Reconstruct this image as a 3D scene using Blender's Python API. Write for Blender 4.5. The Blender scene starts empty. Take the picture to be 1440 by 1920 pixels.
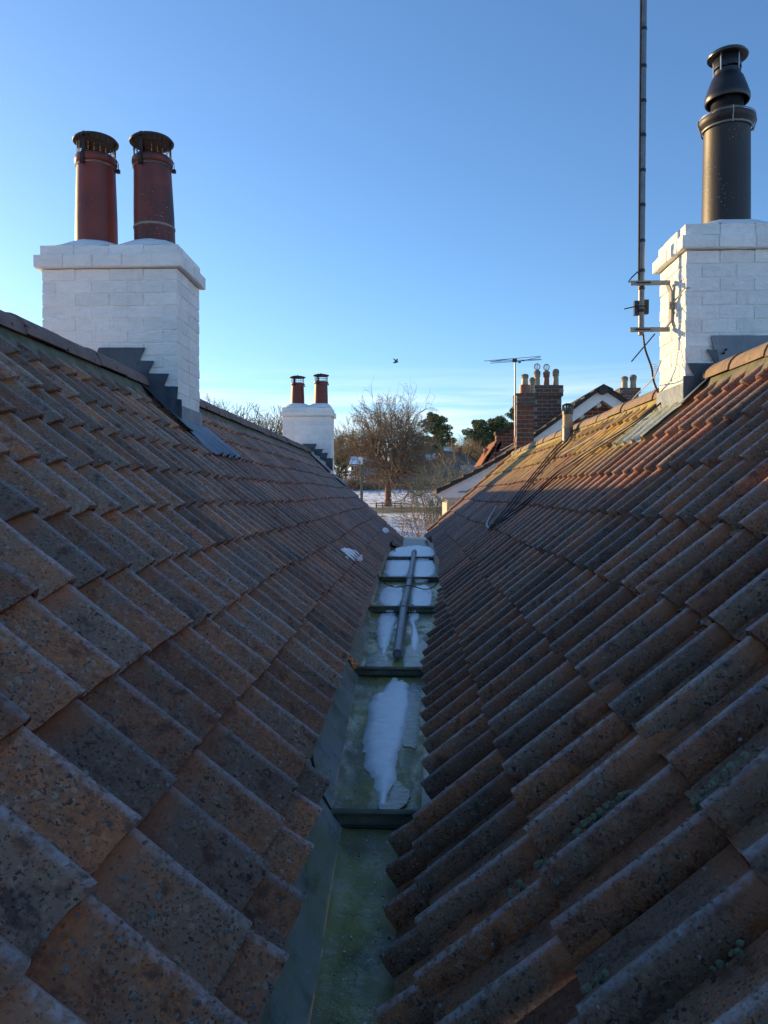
import bpy, bmesh, math, random
import numpy as np
from mathutils import Vector, Matrix, noise as mnoise

R = math.radians
rng = random.Random(7)
scene = bpy.context.scene
COL = scene.collection

# ------------------------------------------------------------------ camera
# world origin is the lens; +Y runs up the valley gutter, +X right, +Z up
F, CX, CY = 1400.0, 720.0, 960.0
VPX, VPY = 771.0, 927.0
cam_d = bpy.data.cameras.new('camera')
cam = bpy.data.objects.new('camera', cam_d)
COL.objects.link(cam)
cam.location = (0, 0, 0)
YAW = math.atan((VPX - CX) / F)
PITCH = -math.atan((CY - VPY) / math.hypot(F, VPX - CX))
cam.rotation_euler = (R(90) + PITCH, 0, YAW)
cam_d.sensor_fit = 'VERTICAL'
cam_d.sensor_height = 36.0
cam_d.sensor_width = 27.0
cam_d.lens = F / 1920 * 36.0
cam_d.clip_start = 0.02
cam_d.clip_end = 6000
scene.camera = cam
CAM_R = cam.rotation_euler.to_matrix()

# ------------------------------------------------------------------ light
SUN_AZ = R(55)       # to the left of +Y
SUN_EL = R(12.5)
to_sun = Vector((-math.sin(SUN_AZ) * math.cos(SUN_EL), math.cos(SUN_AZ) * math.cos(SUN_EL), math.sin(SUN_EL)))
world = bpy.data.worlds.new('World')
scene.world = world
world.use_nodes = True
wn, wl = world.node_tree.nodes, world.node_tree.links
wn.clear()
w_out = wn.new('ShaderNodeOutputWorld')
w_bg = wn.new('ShaderNodeBackground')
sky = wn.new('ShaderNodeTexSky')
sky.sky_type = 'NISHITA'
sky.sun_disc = False
sky.sun_elevation = SUN_EL
sky.sun_rotation = -SUN_AZ
sky.altitude = 50
sky.air_density = 1.0
sky.dust_density = 0.4
sky.ozone_density = 4.6
w_bg.inputs['Strength'].default_value = 0.14
# thin streaks of high cloud just over the horizon (part of the sky itself)
tc = wn.new('ShaderNodeTexCoord')
sep = wn.new('ShaderNodeSeparateXYZ')
wl.new(tc.outputs['Generated'], sep.inputs[0])
mp = wn.new('ShaderNodeMapping')
mp.inputs['Scale'].default_value = (1.6, 1.6, 30)
wl.new(tc.outputs['Generated'], mp.inputs[0])
cn = wn.new('ShaderNodeTexNoise')
cn.inputs['Scale'].default_value = 2.2
cn.inputs['Detail'].default_value = 5
cn.inputs['Roughness'].default_value = 0.55
wl.new(mp.outputs[0], cn.inputs[0])
cr = wn.new('ShaderNodeMapRange')
cr.inputs[1].default_value = 0.44
cr.inputs[2].default_value = 0.72
wl.new(cn.outputs[0], cr.inputs[0])
band = wn.new('ShaderNodeValToRGB')
be = band.color_ramp.elements
be[0].position, be[0].color = 0.0, (0.5, 0.5, 0.5, 1)
be[1].position, be[1].color = 0.17, (0, 0, 0, 1)
e = be.new(0.10); e.color = (0.8, 0.8, 0.8, 1)
e = be.new(0.135); e.color = (0.5, 0.5, 0.5, 1)
wl.new(sep.outputs['Z'], band.inputs[0])
mu = wn.new('ShaderNodeMath'); mu.operation = 'MULTIPLY'
wl.new(cr.outputs[0], mu.inputs[0]); wl.new(band.outputs[0], mu.inputs[1])
cmix = wn.new('ShaderNodeMixRGB')
cmix.inputs[2].default_value = (4.3, 4.7, 5.0, 1)
wl.new(mu.outputs[0], cmix.inputs[0])
wl.new(sky.outputs[0], cmix.inputs[1])
wl.new(cmix.outputs[0], w_bg.inputs['Color'])
wl.new(w_bg.outputs[0], w_out.inputs[0])

sun_d = bpy.data.lights.new('sun', 'SUN')
sun_d.energy = 4.2
sun_d.angle = R(0.5)
sun_d.color = (1.0, 0.66, 0.27)
sun = bpy.data.objects.new('sun', sun_d)
sun.rotation_euler = to_sun.to_track_quat('Z', 'Y').to_euler()
COL.objects.link(sun)

scene.view_settings.view_transform = 'Standard'
scene.view_settings.look = 'None'
scene.view_settings.exposure = 0.86
scene.view_settings.gamma = 1.0
scene.view_settings.use_curve_mapping = False
scene.cycles.max_bounces = 6

# ------------------------------------------------------------------ helpers
def ray(x, y):
    return CAM_R @ Vector(((x - CX) / F, -(y - CY) / F, -1.0))

def at(x, y, Y):                       # point of the photograph at distance Y up the valley
    d = ray(x, y)
    return d * (Y / d.y)

def at_z(x, y, z):
    d = ray(x, y)
    return d * (z / d.z)

def project(p):
    q = CAM_R.transposed() @ Vector(p)
    return CX + F * q.x / -q.z, CY - F * q.y / -q.z, -q.z

def plane_hit(x, y, a, b):             # plane z = a + b x
    d = ray(x, y)
    t = a / (d.z - b * d.x)
    return d * t

class MB:
    def __init__(s):
        s.v, s.f = [], []
    def add(s, verts, faces):
        o = len(s.v)
        s.v += [tuple(p) for p in verts]
        s.f += [tuple(i + o for i in f) for f in faces]
        return s
    def box(s, c, size, rot=None, taper=1.0):
        hx, hy, hz = size[0] / 2, size[1] / 2, size[2] / 2
        vs = []
        for z, t in ((-hz, 1.0), (hz, taper)):
            for x, y in ((-hx, -hy), (hx, -hy), (hx, hy), (-hx, hy)):
                p = Vector((x * t, y * t, z))
                if rot is not None:
                    p = rot @ p
                vs.append(p + Vector(c))
        return s.add(vs, [(3, 2, 1, 0), (4, 5, 6, 7), (0, 1, 5, 4), (1, 2, 6, 5), (2, 3, 7, 6), (3, 0, 4, 7)])
    def minmax(s, a, b):
        c = [(a[i] + b[i]) / 2 for i in range(3)]
        return s.box(c, [abs(b[i] - a[i]) for i in range(3)])
    def tube(s, pts, rad, n=8, caps=True):
        pts = [Vector(p) for p in pts]
        if not hasattr(rad, '__len__'):
            rad = [rad] * len(pts)
        vs, fs = [], []
        ref = None
        for i, p in enumerate(pts):
            t = (pts[min(i + 1, len(pts) - 1)] - pts[max(i - 1, 0)])
            if t.length < 1e-9: t = Vector((0, 0, 1))
            t.normalize()
            if ref is None:
                ref = Vector((1, 0, 0)) if abs(t.x) < 0.8 else Vector((0, 1, 0))
            u = ref - t * ref.dot(t)
            u.normalize(); ref = u
            w = t.cross(u)
            for k in range(n):
                a = 2 * math.pi * k / n
                vs.append(p + (u * math.cos(a) + w * math.sin(a)) * rad[i])
        for i in range(len(pts) - 1):
            for k in range(n):
                fs.append((i * n + k, i * n + (k + 1) % n, (i + 1) * n + (k + 1) % n, (i + 1) * n + k))
        if caps:
            fs.append(tuple(range(n - 1, -1, -1)))
            fs.append(tuple(range((len(pts) - 1) * n, len(pts) * n)))
        return s.add(vs, fs)
    def lathe(s, prof, c=(0, 0, 0), n=28, closed=False):
        vs, fs = [], []
        m = len(prof)
        for r, z in prof:
            for k in range(n):
                a = 2 * math.pi * k / n
                vs.append((c[0] + r * math.cos(a), c[1] + r * math.sin(a), c[2] + z))
        for i in range(m - 1 if not closed else m):
            j = (i + 1) % m
            for k in range(n):
                fs.append((i * n + k, i * n + (k + 1) % n, j * n + (k + 1) % n, j * n + k))
        return s.add(vs, fs)
    def prism(s, pts, off):             # polygon pts (3D) extruded by off
        off = Vector(off)
        n = len(pts)
        vs = [Vector(p) for p in pts] + [Vector(p) + off for p in pts]
        fs = [tuple(range(n)), tuple(range(2 * n - 1, n - 1, -1))]
        for i in range(n):
            j = (i + 1) % n
            fs.append((i, i + n, j + n, j))
        return s.add(vs, fs)
    def grid(s, P):                     # P rows of points
        nr, nc = len(P), len(P[0])
        vs = [p for r in P for p in r]
        fs = []
        for i in range(nr - 1):
            for j in range(nc - 1):
                fs.append((i * nc + j, i * nc + j + 1, (i + 1) * nc + j + 1, (i + 1) * nc + j))
        return s.add(vs, fs)
    def mesh(s, name, smooth=False, angle=None):
        me = bpy.data.meshes.new(name)
        me.from_pydata(s.v, [], s.f)
        bm = bmesh.new(); bm.from_mesh(me)
        bmesh.ops.recalc_face_normals(bm, faces=bm.faces)
        bm.to_mesh(me); bm.free()
        if smooth:
            me.shade_smooth()
            if angle: me.set_sharp_from_angle(angle=R(angle))
        return me
    def build(s, name, mat, parent=None, smooth=False, angle=None, loc=None):
        return obj(name, s.mesh(name, smooth, angle), mat, parent, loc)

def obj(name, me, mat, parent=None, loc=None):
    if mat is not None and not me.materials:
        me.materials.append(mat)
    o = bpy.data.objects.new(name, me)
    COL.objects.link(o)
    if loc is not None: o.location = loc
    if parent is not None: o.parent = parent
    return o

def tag(o, label, cat, group=None, kind=None):
    o['label'] = label
    o['category'] = cat
    if group: o['group'] = group
    if kind: o['kind'] = kind
    return o

def empty(name, loc=(0, 0, 0)):
    o = bpy.data.objects.new(name, None)
    o.empty_display_size = 0.1
    COL.objects.link(o)
    o.location = loc
    return o

def par(o, parent):                     # parent at an empty that sits away from the origin, keeping place
    o.parent = parent
    o.matrix_parent_inverse = Matrix.Translation(-Vector(parent.location))
    return o

class PX:                               # proxy so MB.build parents keep their place
    pass

# ------------------------------------------------------------------ materials
class Mat:
    def __init__(s, name, rough=0.7, spec=0.5, metallic=0.0):
        s.m = bpy.data.materials.new(name)
        s.m.use_nodes = True
        s.n, s.l = s.m.node_tree.nodes, s.m.node_tree.links
        s.b = s.n['Principled BSDF']
        s.b.inputs['Roughness'].default_value = rough
        s.b.inputs['Specular IOR Level'].default_value = spec
        s.b.inputs['Metallic'].default_value = metallic
        s.pos = s.n.new('ShaderNodeNewGeometry').outputs['Position']
    def inp(s, sock, v):
        if hasattr(v, 'is_linked') or hasattr(v, 'links'):
            s.l.new(v, sock)
        elif isinstance(v, (tuple, list)):
            sock.default_value = tuple(v) + ((1,) if len(v) == 3 and len(sock.default_value) == 4 else ())
        else:
            sock.default_value = v
    def math(s, op, a, b=0.0, clamp=False):
        n = s.n.new('ShaderNodeMath'); n.operation = op; n.use_clamp = clamp
        s.inp(n.inputs[0], a); s.inp(n.inputs[1], b)
        return n.outputs[0]
    def scale(s, vec, sc):
        n = s.n.new('ShaderNodeMapping')
        s.l.new(vec, n.inputs[0]); n.inputs['Scale'].default_value = sc
        return n.outputs[0]
    def offset(s, vec, val, k=17.0):
        n = s.n.new('ShaderNodeVectorMath'); n.operation = 'ADD'
        s.l.new(vec, n.inputs[0])
        c = s.n.new('ShaderNodeCombineXYZ')
        for i, q in enumerate((k, k * 1.7, k * 0.6)):
            s.l.new(s.math('MULTIPLY', val, q), c.inputs[i])
        s.l.new(c.outputs[0], n.inputs[1])
        return n.outputs[0]
    def noise(s, sc, detail=4, rough=0.55, vec=None, dist=0.0):
        n = s.n.new('ShaderNodeTexNoise')
        n.inputs['Scale'].default_value = sc
        n.inputs['Detail'].default_value = detail
        n.inputs['Roughness'].default_value = rough
        n.inputs['Distortion'].default_value = dist
        s.l.new(vec or s.pos, n.inputs['Vector'])
        return n.outputs[0]
    def voro(s, sc, vec=None, out='Distance', rand=1.0):
        n = s.n.new('ShaderNodeTexVoronoi')
        n.inputs['Scale'].default_value = sc
        n.inputs['Randomness'].default_value = rand
        s.l.new(vec or s.pos, n.inputs['Vector'])
        return n.outputs[out]
    def rng(s, v, a, b, c=0.0, d=1.0):
        n = s.n.new('ShaderNodeMapRange')
        s.inp(n.inputs[0], v)
        for i, q in enumerate((a, b, c, d)):
            n.inputs[i + 1].default_value = q
        return n.outputs[0]
    def mix(s, f, a, b):
        n = s.n.new('ShaderNodeMixRGB')
        s.inp(n.inputs[0], f); s.inp(n.inputs[1], a); s.inp(n.inputs[2], b)
        return n.outputs[0]
    def attr(s, name):
        n = s.n.new('ShaderNodeAttribute'); n.attribute_name = name
        return n.outputs['Fac']
    def rand(s):
        return s.n.new('ShaderNodeObjectInfo').outputs['Random']
    def sepz(s, i=2, vec=None):
        n = s.n.new('ShaderNodeSeparateXYZ'); s.l.new(vec or s.pos, n.inputs[0])
        return n.outputs[i]
    def normal_z(s):
        g = s.n.new('ShaderNodeNewGeometry'); n = s.n.new('ShaderNodeSeparateXYZ')
        s.l.new(g.outputs['Normal'], n.inputs[0])
        return n.outputs[2]
    def col(s, v): s.inp(s.b.inputs['Base Color'], v); return s
    def rough(s, v): s.inp(s.b.inputs['Roughness'], v); return s
    def bump(s, h, strength=0.5, dist=0.01):
        n = s.n.new('ShaderNodeBump')
        n.inputs['Strength'].default_value = strength
        n.inputs['Distance'].default_value = dist
        s.l.new(h, n.inputs['Height'])
        s.l.new(n.outputs[0], s.b.inputs['Normal'])
        return s

def m_tile(name, clay, clay2, grey, pale_amt, frost_sheen, yellow=0.0):
    t = Mat(name, rough=0.52, spec=0.42)
    def fract(v):
        n = t.n.new('ShaderNodeMath'); n.operation = 'FRACT'; t.l.new(v, n.inputs[0]); return n.outputs[0]
    r = fract(t.math('ADD', t.rand(), t.attr('rnd')))
    r2 = fract(t.math('MULTIPLY', r, 13.7))
    v = t.offset(t.pos, r)
    n1 = t.noise(20, 4, 0.68, vec=v)
    n2 = t.noise(70, 3, 0.6, vec=v)
    n3 = t.noise(165, 2, 0.6, vec=v)
    n4 = t.noise(5.5, 4, 0.65, vec=v, dist=0.5)
    base = t.mix(t.rng(n4, 0.3, 0.7), clay, clay2)
    base = t.mix(t.rng(n2, 0.45, 0.70), base, tuple(c * 1.45 for c in clay))
    gf = t.rng(t.math('ADD', t.math('ADD', t.math('MULTIPLY', n1, 0.6), t.math('MULTIPLY', n4, 0.4)), t.math('MULTIPLY', r2, 0.18)), 0.50, 0.66)
    c = t.mix(t.math('MULTIPLY', gf, 0.80), base, grey)
    c = t.mix(t.math('MULTIPLY', t.rng(n1, 0.44, 0.34), 0.7), c, (0.045, 0.026, 0.017))
    d1 = t.voro(58, v)
    pl = t.math('MULTIPLY', t.rng(t.math('ADD', d1, t.math('MULTIPLY', n3, 0.30)), 0.52, 0.40), t.rng(n1, 0.42, 0.56))
    c = t.mix(t.math('MULTIPLY', pl, pale_amt), c, tuple(min(1, q * 1.7 + 0.02) for q in grey))
    of = t.math('MULTIPLY', t.rng(n3, 0.56, 0.66), t.rng(n4, 0.46, 0.38))
    c = t.mix(t.math('MULTIPLY', of, 0.55), c, tuple(min(1, q * f) for q, f in zip(clay, (1.9, 1.6, 1.1))))
    # black specks and blotches of old lichen
    bk = t.math('MULTIPLY', t.rng(n2, 0.60, 0.64), t.rng(n4, 0.36, 0.52))
    bk2 = t.rng(n3, 0.60, 0.64)
    bk = t.math('MAXIMUM', bk, t.math('MULTIPLY', bk2, 0.85))
    blot = t.math('MULTIPLY', t.rng(n4, 0.60, 0.70), t.rng(n2, 0.42, 0.56))
    bk = t.math('MAXIMUM', bk, t.math('MULTIPLY', blot, 0.8))
    c = t.mix(t.math('MULTIPLY', bk, 0.9), c, (0.014, 0.012, 0.012))
    # fresh clay at the sheltered head of the tile
    c = t.mix(t.math('MULTIPLY', t.attr('head'), t.rng(r2, 0, 1, 0.15, 0.8)), c, (clay[0] * 1.12, clay[1] * 1.05, clay[2] * 1.0))
    # pale frost plus a painted sky highlight along the crest
    fr = t.math('MULTIPLY', t.rng(t.attr('crest'), 0.78, 1.0), t.rng(n2, 0.32, 0.60))
    c = t.mix(t.math('MULTIPLY', fr, frost_sheen), c, (0.46, 0.47, 0.50))
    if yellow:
        yf = t.math('MULTIPLY', t.rng(t.sepz(), 0.0, 0.4), t.rng(n4, 0.36, 0.58))  # yellow lichen, plus golden sunlight painted into the upper slope's colour
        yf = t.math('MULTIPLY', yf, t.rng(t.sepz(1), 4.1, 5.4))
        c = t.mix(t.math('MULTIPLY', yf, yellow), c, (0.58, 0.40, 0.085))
    k = t.rng(r, 0, 1, 0.60, 1.30)
    mm = t.n.new('ShaderNodeMixRGB'); mm.blend_type = 'MULTIPLY'; mm.inputs[0].default_value = 1
    t.l.new(c, mm.inputs[1]); t.l.new(k, mm.inputs[2])
    t.col(mm.outputs[0])
    t.bump(n3, 0.5, 0.006)
    return t.m

M = {}
M['tile_l'] = m_tile('left_tile_clay', (0.40, 0.150, 0.054), (0.175, 0.078, 0.034), (0.235, 0.168, 0.110), 0.6, 0.58)
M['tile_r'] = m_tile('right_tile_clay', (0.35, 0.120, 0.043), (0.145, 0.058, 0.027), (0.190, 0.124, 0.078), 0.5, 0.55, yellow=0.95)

def simple(name, c1, c2, rough=0.7, sc=20, bump=0.3, bdist=0.004, spec=0.4, metallic=0.0, lo=0.35, hi=0.65, detail=5):
    t = Mat(name, rough, spec, metallic)
    n = t.noise(sc, detail, 0.6)
    t.col(t.mix(t.rng(n, lo, hi), c1, c2))
    if bump: t.bump(t.noise(sc * 3, 5, 0.6), bump, bdist)
    return t.m

def m_white():
    t = Mat('white_masonry_paint', 0.62, 0.4)
    n = t.noise(5, 5, 0.6)
    c = t.mix(t.rng(n, 0.35, 0.7), (0.87, 0.88, 0.87), (0.78, 0.80, 0.80))
    st = t.rng(t.noise(9, 6, 0.72, dist=0.5, vec=t.scale(t.pos, (1.6, 1.6, 0.6))), 0.55, 0.78)
    c = t.mix(t.math('MULTIPLY', st, 0.38), c, (0.45, 0.44, 0.40))
    k = t.rng(t.rand(), 0, 1, 0.93, 1.05)
    mm = t.n.new('ShaderNodeMixRGB'); mm.blend_type = 'MULTIPLY'; mm.inputs[0].default_value = 1
    t.l.new(c, mm.inputs[1]); t.l.new(k, mm.inputs[2])
    t.col(mm.outputs[0])
    h = t.math('ADD', t.noise(17, 6, 0.68, dist=0.8, vec=t.scale(t.pos, (1, 1, 1.8))), t.math('MULTIPLY', t.noise(90, 3), 0.3))
    t.bump(h, 0.9, 0.014)
    return t.m
M['white'] = m_white()

def m_redbrick(name, a, b, dark, topdark=False):
    t = Mat(name, 0.85, 0.25)
    c = t.mix(t.rand(), a, b)
    c = t.mix(t.rng(t.noise(30, 5, 0.65), 0.45, 0.75), c, dark)
    c = t.mix(t.math('MULTIPLY', t.rng(t.noise(4, 4, 0.6), 0.5, 0.7), 0.5), c, dark)
    t.col(c); t.bump(t.noise(90, 4), 0.4, 0.004)
    return t.m
M['brick'] = m_redbrick('red_brick', (0.24, 0.075, 0.04), (0.15, 0.062, 0.042), (0.07, 0.05, 0.04))
M['brick_dark'] = m_redbrick('weathered_brick', (0.17, 0.085, 0.06), (0.12, 0.09, 0.075), (0.06, 0.055, 0.05))
M['mortar'] = simple('lime_mortar', (0.30, 0.27, 0.23), (0.20, 0.18, 0.15), 0.9, 40)
M['bed'] = simple('ridge_mortar_with_moss', (0.20, 0.19, 0.15), (0.10, 0.105, 0.05), 0.95, 12, 0.6, 0.01)
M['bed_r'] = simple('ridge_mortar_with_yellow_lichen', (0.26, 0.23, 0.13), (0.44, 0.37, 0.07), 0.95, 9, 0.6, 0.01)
M['ridge_l'] = simple('ridge_tile_pink', (0.24, 0.155, 0.135), (0.16, 0.12, 0.11), 0.8, 14, 0.4)
M['ridge_r'] = simple('ridge_tile_buff', (0.27, 0.19, 0.13), (0.17, 0.13, 0.10), 0.8, 14, 0.4)

def m_speck(base):
    t = base
    return t
def m_ridge(name, a, b, spots):
    t = Mat(name, 0.8, 0.35)
    c = t.mix(t.rng(t.noise(10, 5), 0.35, 0.65), a, b)
    d = t.voro(26)
    c = t.mix(t.math('MULTIPLY', t.rng(d, 0.24, 0.17), spots), c, (0.02, 0.018, 0.02))
    t.col(c); t.bump(t.noise(80, 4), 0.4, 0.004)
    return t.m
M['ridge_l'] = m_ridge('ridge_tile_pink_spotted', (0.25, 0.165, 0.145), (0.16, 0.125, 0.115), 0.9)
M['ridge_r'] = m_ridge('ridge_tile_buff_spotted', (0.27, 0.19, 0.13), (0.17, 0.13, 0.10), 0.5)

def m_lead(name, base, blue, green, rough0, rough1):
    t = Mat(name, 0.4, 0.22 if green > .5 else 0.5, 0.0)
    n = t.noise(3.5, 5, 0.6)
    c = t.mix(t.rng(n, 0.35, 0.65), base, blue)
    if green:
        g = t.rng(t.noise(2.6, 6, 0.62), 0.40, 0.58)
        c = t.mix(t.math('MULTIPLY', g, green), c, (0.29, 0.29, 0.05))
        g2 = t.rng(t.noise(7, 6, 0.7), 0.52, 0.70)
        c = t.mix(t.math('MULTIPLY', g2, 0.6), c, (0.045, 0.045, 0.028))
        sp = t.math('MULTIPLY', t.rng(t.voro(120), 0.22, 0.12), t.rng(t.noise(9, 4), 0.46, 0.56))
        c = t.mix(sp, c, (0.5, 0.53, 0.56))
        t.rough(t.rng(t.noise(5, 4, 0.6, vec=t.scale(t.pos, (3, 1, 1))), 0.4, 0.6, rough0, rough1))
    else:
        st = t.noise(9, 5, 0.6, vec=t.scale(t.pos, (1, 1, 0.25)))
        c = t.mix(t.math('MULTIPLY', t.rng(st, 0.5, 0.75), 0.5), c, tuple(q * 1.6 for q in base))
        t.rough(t.rng(t.noise(8, 4), 0.3, 0.7, rough0, rough1))
    t.col(c)
    t.bump(t.math('ADD', t.noise(14, 4, 0.6), t.math('MULTIPLY', t.noise(90, 4, 0.7), 0.2)), 0.55, 0.014)
    return t.m
M['lead'] = m_lead('grey_lead', (0.19, 0.22, 0.25), (0.13, 0.17, 0.22), 0, 0.35, 0.6)
M['lead_dark'] = m_lead('dark_new_lead', (0.060, 0.078, 0.105), (0.032, 0.045, 0.066), 0, 0.3, 0.6)
M['lead_side'] = m_lead('pale_lead_upstand', (0.46, 0.50, 0.46), (0.28, 0.36, 0.35), 0.5, 0.22, 0.5)
M['lead_floor'] = m_lead('wet_lead_with_algae', (0.26, 0.245, 0.16), (0.17, 0.165, 0.115), 0.85, 0.20, 0.6)
M['drip'] = simple('slimy_dark_lead', (0.09, 0.10, 0.075), (0.19, 0.20, 0.14), 0.35, 14, 0.4)
M['joint'] = simple('black_wet_joint', (0.015, 0.017, 0.017), (0.03, 0.035, 0.03), 0.5, 20, 0.2)

def m_snow():
    t = Mat('snow', 0.36, 0.5)
    t.col(t.mix(t.rng(t.noise(30, 5), 0.4, 0.7), (0.93, 0.95, 0.97), (0.80, 0.85, 0.90)))
    t.bump(t.math('ADD', t.noise(45, 5, 0.7), t.math('MULTIPLY', t.noise(220, 2), 0.4)), 0.35, 0.008)
    return t.m
M['snow'] = m_snow()
def m_ice():
    t = Mat('wet_ice', 0.12, 0.6)
    t.col(t.mix(t.rng(t.noise(40, 6, 0.7, vec=t.scale(t.pos, (0.35, 1.6, 1))), 0.44, 0.60), (0.20, 0.20, 0.14), (0.42, 0.45, 0.42)))
    t.rough(t.rng(t.noise(30, 4), 0.3, 0.7, 0.05, 0.25))
    t.bump(t.noise(30, 5, 0.65, vec=t.scale(t.pos, (0.4, 2.0, 1))), 0.5, 0.012)
    return t.m
M['ice'] = m_ice()
M['pvc'] = simple('grey_pvc_frosted', (0.20, 0.22, 0.24), (0.30, 0.33, 0.36), 0.5, 30, 0.15)
M['pvc_dark'] = simple('dark_pvc_socket', (0.07, 0.08, 0.09), (0.11, 0.12, 0.13), 0.45, 30, 0.1)
M['cable'] = simple('black_cable', (0.012, 0.012, 0.016), (0.02, 0.02, 0.028), 0.45, 30, 0)
M['cable_white'] = simple('white_cable', (0.5, 0.48, 0.44), (0.4, 0.38, 0.36), 0.5, 30, 0)

def m_pot(name, a, b, soot):
    t = Mat(name, 0.5, 0.45)
    c = t.mix(t.rng(t.noise(5, 5), 0.35, 0.65), a, b)
    c = t.mix(t.math('MULTIPLY', t.rng(t.noise(3.5, 5, 0.6, vec=t.scale(t.pos, (1.5, 1.5, 0.7))), 0.46, 0.66), soot), c, (0.022, 0.016, 0.018))
    sp = t.math('MULTIPLY', t.rng(t.voro(60), 0.16, 0.09), t.rng(t.noise(5, 3), 0.54, 0.6))
    c = t.mix(sp, c, (0.45, 0.42, 0.38))
    t.col(c); t.bump(t.noise(40, 4), 0.2, 0.004)
    return t.m
M['pot'] = m_pot('red_painted_pot', (0.19, 0.036, 0.025), (0.13, 0.028, 0.022), 0.25)
M['pot_sooty'] = m_pot('sooty_red_pot', (0.18, 0.036, 0.026), (0.11, 0.027, 0.022), 0.85)
M['pot_brown'] = m_pot('dark_glazed_brown_pot', (0.022, 0.017, 0.018), (0.013, 0.012, 0.014), 0.4)
M['pot_buff'] = m_pot('buff_clay_pot', (0.42, 0.34, 0.21), (0.30, 0.23, 0.15), 0.4)
M['pot_red'] = m_pot('plain_red_clay_pot', (0.30, 0.11, 0.07), (0.22, 0.09, 0.06), 0.4)
M['cowl'] = simple('rusted_dark_steel', (0.014, 0.011, 0.012), (0.028, 0.014, 0.012), 0.6, 25, 0.2)
M['strap'] = simple('bright_steel_strap', (0.5, 0.5, 0.5), (0.35, 0.35, 0.36), 0.35, 40, 0, metallic=0.7)
M['black'] = simple('black_enamel', (0.010, 0.011, 0.013), (0.018, 0.019, 0.022), 0.35, 10, 0.1, spec=0.5)
M['steel'] = simple('galvanised_steel', (0.15, 0.155, 0.16), (0.21, 0.215, 0.22), 0.45, 30, 0.1, metallic=0.6)
M['bracket'] = simple('grey_painted_bracket', (0.33, 0.33, 0.32), (0.24, 0.24, 0.23), 0.55, 30, 0.1)
M['wood_white'] = simple('white_painted_timber', (0.78, 0.77, 0.74), (0.70, 0.69, 0.66), 0.5, 6, 0.1)
M['cream'] = simple('cream_render', (0.55, 0.48, 0.36), (0.48, 0.42, 0.33), 0.8, 10, 0.3)
M['soffit'] = simple('cream_soffit', (0.60, 0.54, 0.42), (0.52, 0.47, 0.37), 0.7, 6, 0.1)
M['far_tile'] = simple('old_dark_roof', (0.070, 0.058, 0.048), (0.045, 0.040, 0.034), 0.9, 6, 0.6, 0.02)
M['red_tile'] = simple('orange_roof_tile', (0.32, 0.12, 0.055), (0.22, 0.09, 0.05), 0.85, 8, 0.4, 0.01)
M['roof_far'] = simple('distant_brown_roof', (0.17, 0.125, 0.095), (0.12, 0.09, 0.07), 0.9, 2, 0.3)
M['slate'] = simple('blue_slate', (0.20, 0.215, 0.25), (0.15, 0.165, 0.19), 0.6, 5, 0.3)
M['moss'] = simple('moss', (0.11, 0.13, 0.075), (0.20, 0.21, 0.14), 0.95, 60, 0.6)
M['lichen'] = simple('grey_lichen', (0.34, 0.33, 0.28), (0.20, 0.20, 0.17), 0.95, 60, 0.6)
M['lichen_dark'] = simple('dark_moss_bud', (0.13, 0.11, 0.09), (0.27, 0.24, 0.20), 0.95, 60, 0.6)
M['bark'] = simple('bark', (0.32, 0.23, 0.14), (0.20, 0.145, 0.10), 0.9, 3, 0.6, 0.03)
M['oak_bark'] = simple('rusty_brown_bark', (0.32, 0.15, 0.075), (0.18, 0.095, 0.055), 0.9, 2, 0.6, 0.05)
M['twig'] = simple('pale_twigs', (0.40, 0.31, 0.17), (0.28, 0.22, 0.12), 0.9, 2, 0)
M['needle'] = simple('pine_needles', (0.11, 0.14, 0.055), (0.17, 0.19, 0.08), 0.9, 1.2, 0)
M['needle2'] = simple('dark_evergreen_leaves', (0.040, 0.060, 0.030), (0.065, 0.085, 0.040), 0.9, 1.2, 0)
M['feather'] = simple('dark_feather', (0.05, 0.05, 0.055), (0.10, 0.10, 0.10), 0.8, 20, 0)
M['pole'] = simple('weathered_green_pole', (0.16, 0.17, 0.11), (0.11, 0.12, 0.08), 0.85, 8, 0.2)
M['glass'] = simple('dark_window_glass', (0.02, 0.025, 0.03), (0.03, 0.035, 0.04), 0.08, 2, 0)
M['white_far'] = simple('white_render', (0.72, 0.70, 0.66), (0.64, 0.62, 0.58), 0.8, 2, 0.1)
M['brick_far'] = simple('distant_red_brick', (0.28, 0.12, 0.08), (0.22, 0.10, 0.07), 0.9, 6, 0.2)
M['tan_far'] = simple('distant_tan_wall', (0.36, 0.26, 0.17), (0.30, 0.22, 0.15), 0.9, 3, 0.1)

def m_brickwall(name):
    t = Mat(name, 0.9, 0.25)
    n = t.n.new('ShaderNodeTexBrick')
    rot = t.n.new('ShaderNodeMapping'); rot.inputs['Rotation'].default_value = (R(90), 0, 0)
    t.l.new(t.pos, rot.inputs[0]); t.l.new(rot.outputs[0], n.inputs['Vector'])
    n.inputs['Color1'].default_value = (0.20, 0.075, 0.045, 1)
    n.inputs['Color2'].default_value = (0.13, 0.055, 0.038, 1)
    n.inputs['Mortar'].default_value = (0.26, 0.23, 0.19, 1)
    n.inputs['Scale'].default_value = 1.0
    n.inputs['Brick Width'].default_value = 0.23
    n.inputs['Row Height'].default_value = 0.085
    n.inputs['Mortar Size'].default_value = 0.008
    t.col(n.outputs['Color'])
    return t.m
M['wall'] = m_brickwall('brick_wall')

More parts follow.
